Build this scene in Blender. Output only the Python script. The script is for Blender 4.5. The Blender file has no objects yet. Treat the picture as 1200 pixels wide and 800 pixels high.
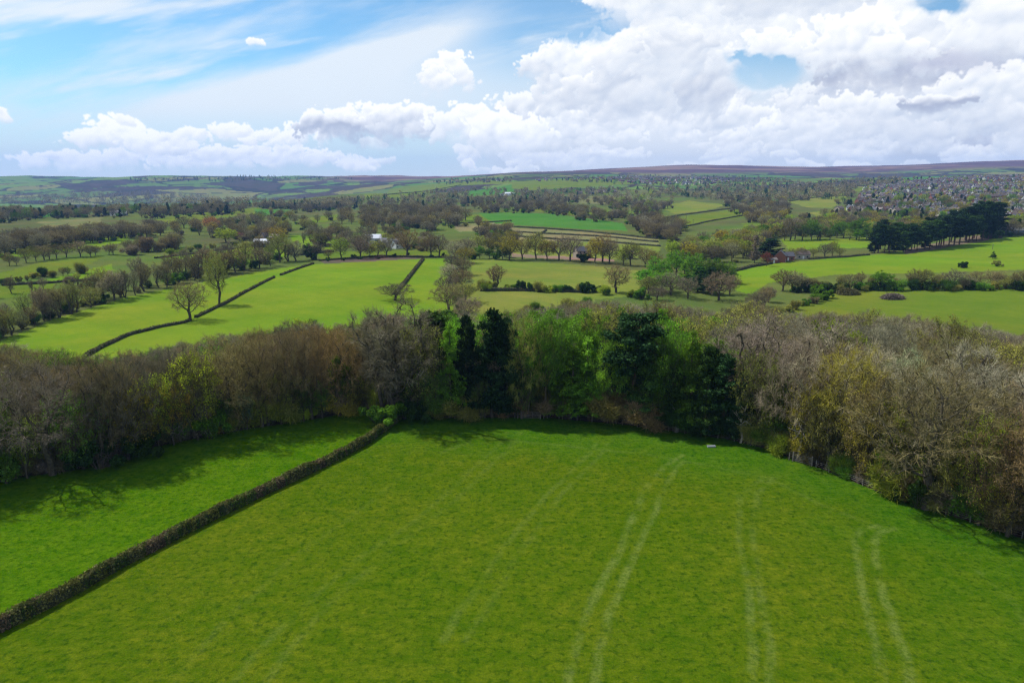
import bpy, math, random
import numpy as np
from math import radians, sin, cos, tan, atan2, sqrt, pi

S = bpy.context.scene
random.seed(7)
RS = np.random.RandomState(11)

# ------------------------------------------------------------------ camera
CAMZ = 40.0
FPX = 811.0
PITCH = radians(13.05)
cam_d = bpy.data.cameras.new('camera')
cam = bpy.data.objects.new('camera', cam_d)
S.collection.objects.link(cam)
cam.location = (0, 0, CAMZ)
cam.rotation_euler = (radians(90) - PITCH, 0, 0)
cam_d.sensor_width = 36
cam_d.lens = FPX / 1200 * 36
cam_d.clip_start = 0.5
cam_d.clip_end = 40000
S.camera = cam

# ------------------------------------------------------------------ render / exposure
S.view_settings.view_transform = 'Standard'
S.view_settings.look = 'None'
S.view_settings.gamma = 1
S.view_settings.use_curve_mapping = False
EXPOSURE = 0.14
S.view_settings.exposure = EXPOSURE
S.render.engine = 'CYCLES'
S.cycles.max_bounces = 6
S.cycles.diffuse_bounces = 2
S.cycles.glossy_bounces = 1
S.cycles.transmission_bounces = 3
S.cycles.volume_bounces = 0
S.cycles.caustics_reflective = False
S.cycles.caustics_refractive = False
S.cycles.use_denoising = True
S.cycles.denoising_prefilter = 'NONE'
S.cycles.filter_width = 1.3

# ------------------------------------------------------------------ sun
SUN_EL = 52.0
SUN_AZ = -64.0          # degrees clockwise from +Y (negative: to the left of the view)
sun_d = bpy.data.lights.new('sun', 'SUN')
sun = bpy.data.objects.new('sun', sun_d)
S.collection.objects.link(sun)
sun_d.energy = 4.9
sun_d.angle = radians(0.53)
sun_d.color = (1.0, 0.955, 0.88)
sun.rotation_euler = (radians(90 - SUN_EL), 0, radians(180 - SUN_AZ))
sun.location = (-60, 60, 120)

# ------------------------------------------------------------------ numpy noise helpers
def vnoise(x, y, seed):
    """value noise at float coordinates"""
    xi = np.floor(x).astype(np.int64); yi = np.floor(y).astype(np.int64)
    fx = x - xi; fy = y - yi
    fx = fx * fx * (3 - 2 * fx); fy = fy * fy * (3 - 2 * fy)
    def h(a, b):
        n = (a * 374761393 + b * 668265263 + seed * 974634777) & 0xFFFFFFFF
        n = ((n ^ (n >> 13)) * 1274126177) & 0xFFFFFFFF
        return ((n ^ (n >> 16)) & 0xFFFF) / 65535.0
    return (h(xi, yi) * (1 - fx) + h(xi + 1, yi) * fx) * (1 - fy) + (h(xi, yi + 1) * (1 - fx) + h(xi + 1, yi + 1) * fx) * fy

def fbm(x, y, seed, octs=5, gain=0.5, lac=2.03):
    a, s, t = 1.0, 0.0, 0.0
    for i in range(octs):
        s = s + a * vnoise(x, y, seed + i * 17); t += a
        x = x * lac + 13.7; y = y * lac + 7.3; a *= gain
    return s / t

def worley(x, y, seed):
    xi = np.floor(x).astype(np.int64); yi = np.floor(y).astype(np.int64)
    best = np.full(x.shape, 9.0)
    for dx in (-1, 0, 1):
        for dy in (-1, 0, 1):
            a = xi + dx; b = yi + dy
            n = (a * 374761393 + b * 668265263 + seed * 974634777) & 0xFFFFFFFF
            n = ((n ^ (n >> 13)) * 1274126177) & 0xFFFFFFFF
            n2 = ((n ^ (n >> 15)) * 2246822519) & 0xFFFFFFFF
            px = a + ((n >> 8) & 0xFFFF) / 65535.0; py = b + ((n2 >> 8) & 0xFFFF) / 65535.0
            best = np.minimum(best, (px - x) ** 2 + (py - y) ** 2)
    return np.sqrt(best)

def smooth(a, b, x):
    t = np.clip((x - a) / (b - a), 0, 1)
    return t * t * (3 - 2 * t)

# pixel of the 1200x800 photograph -> ray
def px_dir(u, v):
    x = (np.asarray(u, float) - 600) / FPX
    yu = -(np.asarray(v, float) - 400) / FPX
    X = x
    Y = cos(PITCH) + yu * sin(PITCH)
    Z = -sin(PITCH) + yu * cos(PITCH)
    return X, Y, Z

def to_px(x, y, z):
    zz = np.asarray(z, float) - CAMZ
    f = np.asarray(y) * cos(PITCH) - zz * sin(PITCH)
    up = np.asarray(y) * sin(PITCH) + zz * cos(PITCH)
    f = np.where(f < 0.1, 0.1, f)
    return 600 + FPX * np.asarray(x) / f, 400 - FPX * up / f

# ------------------------------------------------------------------ sky: Nishita sky with clouds laid out by direction
AZ0, AZ1, EL0, EL1 = -60.0, 60.0, -3.0, 42.0
IW, IH = 2000, 750

def cloud_image():
    az = np.linspace(AZ0, AZ1, IW)[None, :].repeat(IH, 0)
    el = np.linspace(EL0, EL1, IH)[:, None].repeat(IW, 1)
    a = np.radians(az); e = np.radians(el)
    x = np.sin(a) * np.cos(e) * 1000; y = np.cos(a) * np.cos(e) * 1000; z = np.sin(e) * 1000 + CAMZ
    U, V = to_px(x, y, z)          # only used to lay the cloud banks out where the photo shows them
    V = np.where(el > 33, -700, V)
    def box(A, q):
        for ax in (0, 1):
            P = np.pad(A, [(q + 1, q) if k == ax else (0, 0) for k in (0, 1)], 'edge')
            c = np.cumsum(P, axis=ax)
            n = 2 * q + 1
            A = (np.take(c, range(n, c.shape[ax]), ax) - np.take(c, range(0, c.shape[ax] - n), ax)) / n
        return A
    def blur(A, q): return box(box(box(A, q), q), q)
    X = az * 14.15; Y = el * 14.15
    wx = X + 30 * (fbm(X / 70, Y / 60, 3, 5) - .5); wy = Y + 26 * (fbm(X / 70, Y / 60, 9, 5) - .5)
    det = fbm(X / 22, Y / 17, 37, 6, .6)
    fb = fbm(X / 120, Y / 70, 31, 6, .55)
    sky = np.zeros(az.shape + (3,)); A = np.zeros(az.shape)
    def over(c, a_):
        nonlocal A
        sky[:] = sky * (1 - a_)[..., None] + c * a_[..., None]
        A = A * (1 - a_) + a_
    # high veil: a broad soft band rising from lower left to upper right, plus wisps
    line = 178 - (U + 30) * .26
    dd = V - line
    st = fbm((U * .968 - V * .25) * .005, (U * .25 + V * .968) * .022, 71, 6, .6)
    veil = smooth(-80, 20, dd + (st - .5) * 150) * (1 - .30 * smooth(50, 140, dd))
    veil = veil * (1 - .9 * smooth(430, 640, U) * smooth(50, -40, V - 80))
    st2 = fbm((U * .98 - V * .2) * .004, (U * .2 + V * .98) * .026, 81, 6, .6)
    w2 = smooth(.52, .86, st2 + .30 * np.exp(-((V - 6) / 26) ** 2 - ((U - 30) / 260) ** 2) + .26 * np.exp(-((V - 62) / 26) ** 2 - ((U + 20) / 170) ** 2))
    w3 = np.exp(-((V - (78 - (U - 400) * .32)) / 17) ** 2) * smooth(330, 420, U) * smooth(620, 520, U) * .55 * (.4 + 1.1 * (st - .2))
    w4 = .45 * smooth(.45, .65, st2) * np.exp(-((V - 50) / 30) ** 2 - ((U - 620) / 70) ** 2)
    hz = smooth(7.5, 0.5, el) * .7
    over(np.array([.66, .83, .95]), hz)
    va = np.clip(np.maximum(veil * .92, w2 * .92) + w3 + w4, 0, .92)
    va = va * (1 - .38 * smooth(120, 160, V) * smooth(215, 195, V) * smooth(640, 480, U))
    over(np.array([.83, .89, .945]) * (1 - .05 * fb[..., None]), va)
    # greyish backing of the large right-hand bank
    def hole(u, v, ru, rv): return np.clip(1.25 * np.exp(-(((U - u + 60 * (fb - .5)) / ru) ** 2 + ((V - v + 30 * (det - .5)) / rv) ** 2) ** 1.5) * (.55 + .9 * det), 0, 1)
    bank = smooth(620, 800, U + 1.1 * (V - 60) + 90 * (fb - .5)) * smooth(260, 180, V - 0) * (1 - hole(895, 85, 58, 25)) * (1 - hole(1100, 4, 55, 22)) * (1 - hole(860, 68, 36, 13))
    bank = bank * (1 - .9 * hole(655, 35, 70, 40))
    bc = np.array([.83, .87, .92]) * (1 - (.13 * smooth(.35, .65, fb))[..., None])
    pur = smooth(930, 1230, U) * smooth(70, 130, V) * smooth(205, 160, V)
    bc = bc * (1 - pur[..., None] * np.array([.30, .31, .20]))
    over(bc, np.clip(bank * .96, 0, .97))
    # cumulus painted back to front, each with crisp lit crown and soft shaded base
    rs = np.random.RandomState(4)
    def rcpos(u, v):
        X_, Y_, Z_ = px_dir(u, v)
        return math.degrees(math.atan2(X_, Y_)), math.degrees(math.atan2(Z_, math.hypot(X_, Y_)))
    def cumulus(u, v, rx, ry, grey=.0, op=1.0, base=.5):
        a0, e0 = rcpos(u, v)
        i0 = int(np.clip((a0 - rx * 1.7 / 14.15 - AZ0) / (AZ1 - AZ0) * IW, 0, IW - 2)); i1 = int(np.clip((a0 + rx * 1.7 / 14.15 - AZ0) / (AZ1 - AZ0) * IW, 1, IW))
        j0 = int(np.clip((e0 - ry * 2.4 / 14.15 - EL0) / (EL1 - EL0) * IH, 0, IH - 2)); j1 = int(np.clip((e0 + ry * 2.2 / 14.15 - EL0) / (EL1 - EL0) * IH, 1, IH))
        if i1 - i0 < 3 or j1 - j0 < 3: return
        sl = (slice(j0, j1), slice(i0, i1))
        px = wx[sl] - a0 * 14.15; py = wy[sl] - e0 * 14.15
        sd = rs.randint(1, 9999); s1 = max(9.0, ry * .62)
        pf = np.clip(1 - 1.1 * worley(px / s1, py / s1 * 1.1, sd) ** 2, 0, 1) * .6 + np.clip(1 - 1.1 * worley(px / s1 * 2.3, py / s1 * 2.5, sd + 1) ** 2, 0, 1) * .27 + np.clip(1 - 1.1 * worley(px / s1 * 5.1, py / s1 * 5.4, sd + 2) ** 2, 0, 1) * .13
        dyn = np.where(py > 0, py / ry, py / (ry * 1.1))
        D = .80 - np.sqrt((px / rx) ** 2 + dyn ** 2) + (pf - .55) * 1.15 + (det[sl] - .5) * .6
        al = smooth(.0, .10, D) * smooth(-.95, .1, dyn + (pf - .5) * .6 + (det[sl] - .5) * .8) * op * (1 - np.clip(1.25 * hole(895, 86, 52, 20) + hole(1104, 3, 46, 17) + .9 * hole(862, 66, 26, 8) + .8 * hole(668, 38, 50, 16), 0, 1)[sl])
        # light on the billows from up and slightly left
        H_ = pf + .5 * det[sl]
        def bx(Q, q):
            return blur(np.pad(Q, 0), q)
        g1 = bx(H_, 1); g2 = bx(H_, 3)
        lit = -np.gradient(g1, axis=0) + .5 * np.gradient(g1, axis=1)
        lit2 = -np.gradient(g2, axis=0) + .5 * np.gradient(g2, axis=1)
        t = .56 + .34 * np.clip(dyn, -1, 1) + lit * 1.7 + lit2 * 5.2 + (pf - .55) * .45 - grey * smooth(.9, -.5, dyn)
        rim = smooth(.34, .02, D) * smooth(-.3, .4, dyn)
        t = np.clip(t + .34 * rim + .14 * smooth(100, 185, v) * (grey < .3), 0, 1)
        gk = min(1, grey / .8); dk = np.array([.66, .74, .85]) * (1 - gk) + np.array([.46, .50, .62]) * gk
        c = dk * (1 - t[..., None]) + np.array([1.03, 1.03, 1.02]) * (1 + .10 * smooth(100, 190, v)) * t[..., None]
        sky[sl] = sky[sl] * (1 - al)[..., None] + c * al[..., None]
        A[sl] = A[sl] * (1 - al) + al
    def scatter(n, u0, u1, v0, v1, r0, r1, asp=(.35, .55), grey=(0, .15), op=(.7, 1)):
        L_ = []
        for _ in range(n):
            v = rs.uniform(v0, v1); L_.append((rs.uniform(u0, u1), v))
        L_.sort(key=lambda q: -q[1])
        for u, v in L_:
            k = .45 + .55 * np.clip((200 - v) / 200, 0, 1)
            rx = rs.uniform(r0, r1) * k
            if abs(u - 895) < 60 + rx * .7 and abs(v - 88) < 22 + rx * .2 and v > 60: continue
            if abs(u - 1100) < 70 and v < 25: continue
            cumulus(u, v, rx, rx * rs.uniform(*asp), rs.uniform(*grey), rs.uniform(*op))
    # near the skyline first (far away), then higher and nearer
    scatter(60, 560, 1260, 165, 196, 26, 60, (.22, .34), (0, .2), (.5, .9))
    scatter(20, 380, 640, 150, 196, 20, 45, (.3, .42), (0, .15), (.6, .95))
    scatter(14, -400, -70, 60, 190, 30, 80, (.3, .4), (0, .1), (.5, .9))
    for q in [(100, 192, 62, 10), (215, 187, 40, 11), (262, 186, 46, 12), (345, 188, 40, 10), (420, 193, 26, 7), (300, 178, 60, 10), (150, 166, 46, 19), (190, 170, 36, 15), (220, 157, 26, 9), (280, 152, 34, 10), (340, 160, 50, 13), (0, 132, 12, 9), (301, 53, 9, 3.5),
              (150, 146, 10, 5), (548, 190, 10, 6)]:
        cumulus(*q)
    scatter(34, 600, 1260, 120, 172, 34, 80, (.34, .48), (0, .3), (.7, 1))
    for q in [(440, 148, 60, 22, .5), (395, 150, 38, 18, .65), (480, 146, 40, 20, .35), (555, 150, 50, 26, .1), (600, 160, 50, 26, .1), (520, 84, 34, 24, .05), (508, 92, 22, 14, 0)]: cumulus(*q)
    scatter(34, 640, 880, 60, 150, 24, 56, (.45, .62), (0, .3), (.8, 1))
    scatter(16, 930, 1260, 90, 150, 50, 100, (.32, .45), (.1, .45), (.5, .9))
    for q in [(700, 80, 46, 26, .1), (668, 66, 26, 17, 0), (735, 100, 60, 40, .3), (800, 92, 60, 34, .15), (835, 96, 44, 28, .45), (712, 7, 30, 8, 0), (890, 108, 20, 9, 0), (780, 60, 60, 30, .1)]: cumulus(*q)
    scatter(40, 740, 1240, -60, 80, 38, 100, (.38, .55), (0, .3), (.7, 1))
    for q in [(960, 62, 90, 30, .1), (1075, 72, 85, 26, 1.1), (1110, 60, 60, 26, .9), (1050, 38, 54, 38, .15), (1020, 58, 60, 26, .1), (1190, 30, 60, 40, .1), (1180, 100, 60, 20, .1), (1090, 118, 34, 8, .9), (1010, 126, 40, 12, .1)]: cumulus(*q)
    over(np.array([.56, .58, .70]), .85 * np.exp(-(((U - 1102) / 62) ** 2 + ((V - 71) / 14) ** 2) ** 1.4) * smooth(.30, .52, det))
    # beyond the frame overhead: scattered fair-weather cloud, mostly clear
    for _ in range(46): cumulus(rs.uniform(-500, 1700), rs.uniform(-620, -70), rs.uniform(30, 90), rs.uniform(14, 34), .2, .8)
    soft = np.clip(A, 1e-4, 1)
    C = sky / soft[..., None]
    fade = smooth(42, 30, el)
    A = A * fade + .30 * (1 - fade)
    C = C * fade[..., None] + np.array([.85, .88, .93]) * (1 - fade[..., None])
    out = np.ones((IH, IW, 4), np.float32)
    out[..., :3] = C; out[..., 3] = A
    return out

def new_img(name, arr):
    im = bpy.data.images.new(name, arr.shape[1], arr.shape[0], alpha=True, float_buffer=True)
    im.colorspace_settings.name = 'Non-Color'
    im.alpha_mode = 'CHANNEL_PACKED'
    im.pixels.foreach_set(arr.astype(np.float32).ravel())
    im.pack()
    return im

W = bpy.data.worlds.new('World')
S.world = W
W.use_nodes = True
nt = W.node_tree
for n in list(nt.nodes): nt.nodes.remove(n)
def N(t, typ, **kw):
    n = t.nodes.new(typ)
    for k, v in kw.items(): setattr(n, k, v)
    return n
def MT(t, op, a, b=None, c=None):
    n = N(t, 'ShaderNodeMath', operation=op)
    for i, s in enumerate((a, b, c)):
        if s is None: continue
        if isinstance(s, (int, float)): n.inputs[i].default_value = s
        else: t.links.new(s, n.inputs[i])
    return n.outputs[0]
SKY_STRENGTH = 0.10
wo = N(nt, 'ShaderNodeOutputWorld'); bg = N(nt, 'ShaderNodeBackground')
bg.inputs['Strength'].default_value = SKY_STRENGTH
sky = N(nt, 'ShaderNodeTexSky', sky_type='NISHITA')
sky.sun_disc = False
sky.sun_elevation = radians(SUN_EL); sky.sun_rotation = radians(SUN_AZ)
sky.altitude = 200; sky.air_density = 1.0; sky.dust_density = 0.4; sky.ozone_density = 1.6
tc = N(nt, 'ShaderNodeTexCoord'); sp = N(nt, 'ShaderNodeSeparateXYZ')
nt.links.new(tc.outputs['Generated'], sp.inputs[0])
azn = MT(nt, 'ARCTAN2', sp.outputs[0], sp.outputs[1])
hyp = MT(nt, 'SQRT', MT(nt, 'ADD', MT(nt, 'MULTIPLY', sp.outputs[0], sp.outputs[0]), MT(nt, 'MULTIPLY', sp.outputs[1], sp.outputs[1])))
eln = MT(nt, 'ARCTAN2', sp.outputs[2], hyp)
uu = MT(nt, 'DIVIDE', MT(nt, 'SUBTRACT', azn, radians(AZ0)), radians(AZ1 - AZ0))
uu = MT(nt, 'PINGPONG', uu, 1.0)
vv = MT(nt, 'DIVIDE', MT(nt, 'SUBTRACT', eln, radians(EL0)), radians(EL1 - EL0))
vv = MT(nt, 'MAXIMUM', MT(nt, 'MINIMUM', vv, 0.998), 0.002)
cb = N(nt, 'ShaderNodeCombineXYZ'); nt.links.new(uu, cb.inputs[0]); nt.links.new(vv, cb.inputs[1])
ti = N(nt, 'ShaderNodeTexImage', extension='EXTEND', interpolation='Cubic'); ti.image = new_img('clouds', cloud_image())
nt.links.new(cb.outputs[0], ti.inputs[0])
# clear sky gets a slightly cyan cast; clouds come in linear radiance / strength
sc_ = N(nt, 'ShaderNodeMix', data_type='RGBA', blend_type='MULTIPLY'); sc_.inputs[0].default_value = 1
nt.links.new(sky.outputs[0], sc_.inputs[6]); sc_.inputs[7].default_value = (0.74, 1.12, 1.28, 1)
cs = N(nt, 'ShaderNodeMix', data_type='RGBA', blend_type='MULTIPLY'); cs.inputs[0].default_value = 1; cs.clamp_result = False
nt.links.new(ti.outputs[0], cs.inputs[6]); k_ = 1 / SKY_STRENGTH; cs.inputs[7].default_value = (k_, k_, k_, 1)
mx = N(nt, 'ShaderNodeMix', data_type='RGBA')
nt.links.new(ti.outputs[1], mx.inputs[0]); nt.links.new(sc_.outputs[2], mx.inputs[6]); nt.links.new(cs.outputs[2], mx.inputs[7])
nt.links.new(mx.outputs[2], bg.inputs[0]); nt.links.new(bg.outputs[0], wo.inputs[0])
W.cycles.sampling_method = 'MANUAL'; W.cycles.sample_map_resolution = 512

# ------------------------------------------------------------------ terrain
ctrl = []   # (az, ln r, z)
def cz(u, v, y):
    X, Y, Z = px_dir(u, v)
    k = y / Y
    x = X * k; z = CAMZ + Z * k
    ctrl.append((atan2(x, y), math.log(sqrt(x * x + y * y)), z))
def cr(u, y, z):
    X, Y, Z = px_dir(u, 230)
    x = X / Y * y
    ctrl.append((atan2(x, y), math.log(sqrt(x * x + y * y)), z))
for u in (-260, 0, 200, 400, 600, 800, 1000, 1200, 1460):
    for y, z in ((20, 0), (35, 0), (60, 0), (80, 0), (100, 0), (118, -.3), (135, -2), (160, -6), (195, -11), (235, -12.5)):
        cr(u, y, z)
for u, vy in {
    0: ((335, 335), (300, 480), (280, 620), (262, 850), (252, 1100), (248, 2600), (235, 3200), (222, 3900), (211, 4800)),
    200: ((342, 335), (305, 470), (280, 640), (262, 850), (251, 1100), (247, 2600), (235, 3200), (222, 3900), (208, 4900)),
    400: ((345, 320), (303, 480), (280, 640), (262, 850), (250, 1100), (243, 1500), (236, 2700), (225, 3500), (215, 4300), (207.5, 5200)),
    600: ((345, 320), (305, 470), (280, 640), (262, 850), (250, 1050), (240, 1350), (230, 1800), (220, 2300), (212, 2900), (207, 3600), (203.5, 5600)),
    800: ((345, 320), (312, 450), (285, 620), (265, 830), (250, 1050), (240, 1350), (228, 1800), (218, 2400), (208, 3200), (206, 4100), (192.5, 6000)),
    1000: ((345, 315), (310, 440), (290, 560), (265, 800), (250, 1000), (238, 1300), (225, 1700), (215, 2300), (209, 3000), (207, 4000), (194.5, 6000)),
    1200: ((340, 310), (310, 420), (285, 560), (262, 760), (245, 1000), (230, 1300), (218, 1700), (208, 2200), (206, 3300), (189, 6000)),
}.items():
    for v, y in vy:
        cz(u, v, y)
        if u == 0: cz(-260, v, y)
        if u == 1200: cz(1460, v, y)
for u, y, z in ((-260, 1700, -25), (0, 1700, -25), (200, 1700, -18), (400, 2100, 0)): cr(u, y, z)
for u, z in ((-260, -10), (0, -10), (200, -5), (400, 0), (600, 30), (800, 90), (1000, 90), (1200, 110), (1460, 110)): cr(u, 8600, z)
CT = np.array(ctrl)
def rbf_fit(P, z, lam=1e-3):
    n = len(P); d = np.sqrt(((P[:, None] - P[None]) ** 2).sum(-1)) + 1e-12
    K = d * d * np.log(d) + lam * np.eye(n)
    Q = np.c_[np.ones(n), P]
    A = np.block([[K, Q], [Q.T, np.zeros((3, 3))]])
    return np.linalg.solve(A, np.r_[z, 0, 0, 0])
RP = np.c_[CT[:, 0] * 2.2, CT[:, 1]]
RW = rbf_fit(RP, CT[:, 2])
def rbf_eval(az, lr):
    P0 = az * 2.2
    out = RW[-3] + RW[-2] * P0 + RW[-1] * lr
    for i in range(len(RP)):
        d2 = (P0 - RP[i, 0]) ** 2 + (lr - RP[i, 1]) ** 2 + 1e-12
        out = out + RW[i] * 0.5 * d2 * np.log(d2)
    return out

# polar grid round the camera's foot
az_f = np.radians(np.arange(-46, 46.001, 0.078))
az_s = np.radians(np.arange(48, 180, 3.0))
AZG = np.r_[-az_s[::-1], az_f, az_s, pi]
AZG = np.r_[-pi, AZG[AZG > -pi + 1e-6]]
r = [3.0]
while r[-1] < 42: r.append(r[-1] + 3)
while r[-1] < 135: r.append(r[-1] + 0.30)
while r[-1] < 9500: r.append(r[-1] * 1.0088)
RG = np.array(r)
LR = np.log(RG)
azc = np.clip(AZG, radians(-52), radians(52))
# coarse evaluation, then bilinear refine
caz = np.radians(np.linspace(-52, 52, 160)); clr = np.linspace(LR[0], LR[-1], 220)
CA, CL = np.meshgrid(caz, clr, indexing='ij')
ZC = rbf_eval(CA, np.maximum(CL, math.log(20)))
def bil(ZT, xs, ys, x, y):
    fx = np.clip((x - xs[0]) / (xs[1] - xs[0]), 0, len(xs) - 1.001); fy = np.clip((y - ys[0]) / (ys[1] - ys[0]), 0, len(ys) - 1.001)
    i = fx.astype(int); j = fy.astype(int); a = fx - i; b = fy - j
    return (ZT[i, j] * (1 - a) + ZT[i + 1, j] * a) * (1 - b) + (ZT[i, j + 1] * (1 - a) + ZT[i + 1, j + 1] * a) * b
def ground(x, y):
    x = np.asarray(x, float); y = np.asarray(y, float)
    rr = np.sqrt(x * x + y * y) + 1e-6; a = np.arctan2(x, y)
    z = bil(ZC, caz, clr, np.clip(a, radians(-52), radians(52)), np.log(rr))
    back = smooth(radians(60), radians(110), np.abs(a))
    z = z * (1 - back)
    z = z * smooth(90, 150, rr)
    und = (fbm(x / 60, y / 60, 5, 3) - .5) * 1.6 * smooth(100, 180, rr) * (1 - .6 * smooth(180, 260, rr) * smooth(620, 420, rr)) + (fbm(x / 25 + 9, y / 25, 6, 2) - .5) * .5 * smooth(10, 40, rr)
    und = und * smooth(3000, 1200, rr)
    und = und + (fbm(x / 620, y / 900, 15, 4) - .5) * (26 + 34 * smooth(0, -900, x)) * smooth(1500, 4000, rr)
    return z + und

AG, RGG = np.meshgrid(AZG, RG, indexing='ij')
GX = np.sin(AG) * RGG; GY = np.cos(AG) * RGG
GZ = ground(GX, GY)

I0 = int(np.searchsorted(AZG, az_f[0] - 1e-9)); DAZ = az_f[1] - az_f[0]; NF = len(az_f)
ground_exact = ground
def ground(x, y):
    x = np.asarray(x, float); y = np.asarray(y, float)
    a = np.arctan2(x, y); lr = np.sqrt(x * x + y * y)
    out = a < 99
    fa = (a - az_f[0]) / DAZ
    ok = (fa >= 0) & (fa < NF - 1.001) & (lr > RG[0]) & (lr < RG[-1])
    fa_ = np.clip(fa, 0, NF - 1.001); i = fa_.astype(int); u_ = fa_ - i; i = i + I0
    j = np.clip(np.searchsorted(RG, lr) - 1, 0, len(RG) - 2); w_ = np.clip((lr - RG[j]) / (RG[j + 1] - RG[j]), 0, 1)
    z = (GZ[i, j] * (1 - u_) + GZ[i + 1, j] * u_) * (1 - w_) + (GZ[i, j + 1] * (1 - u_) + GZ[i + 1, j + 1] * u_) * w_
    if not np.all(ok): z = np.where(ok, z, ground_exact(x, y))
    return z
# ray / ground hits for pixels of the photograph
RR = np.exp(np.linspace(math.log(30), math.log(8000), 1500))
def hit(u, v, rmin=30):
    X, Y, Z = px_dir(u, v)
    h = sqrt(X * X + Y * Y)
    xs = X / h * RR; ys = Y / h * RR
    zr = CAMZ + Z / h * RR
    zg = ground(xs, ys)
    m = (zg >= zr) & (RR >= rmin)
    if not m.any():
        i = int(np.argmin(np.where(RR >= rmin, zr - zg, 1e9)))
    else: i = int(np.argmax(m))
    if m.any() and i > 0 and RR[i - 1] >= rmin:
        d0 = zr[i - 1] - zg[i - 1]; d1 = zr[i] - zg[i]
        t = d0 / (d0 - d1 + 1e-9); rr = RR[i - 1] + (RR[i] - RR[i - 1]) * min(max(t, 0), 1)
    else: rr = RR[i]
    x = X / h * rr; y = Y / h * rr
    return float(x), float(y), float(ground(x, y))
def hits(pts, **k): return [hit(u, v, **k) for u, v in pts]

def inpoly(px, py, poly):
    P = np.array(poly)[:, :2]
    res = np.zeros(px.shape, bool)
    bb = (px >= P[:, 0].min()) & (px <= P[:, 0].max()) & (py >= P[:, 1].min()) & (py <= P[:, 1].max())
    if not bb.any(): return res
    x = px[bb]; y = py[bb]; c = np.zeros(x.shape, bool)
    n = len(P)
    for i in range(n):
        x0, y0 = P[i]; x1, y1 = P[(i + 1) % n]
        if y0 == y1: continue
        cond = ((y0 > y) != (y1 > y)) & (x < (x1 - x0) * (y - y0) / (y1 - y0) + x0)
        c ^= cond
    res[bb] = c
    return res

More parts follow.
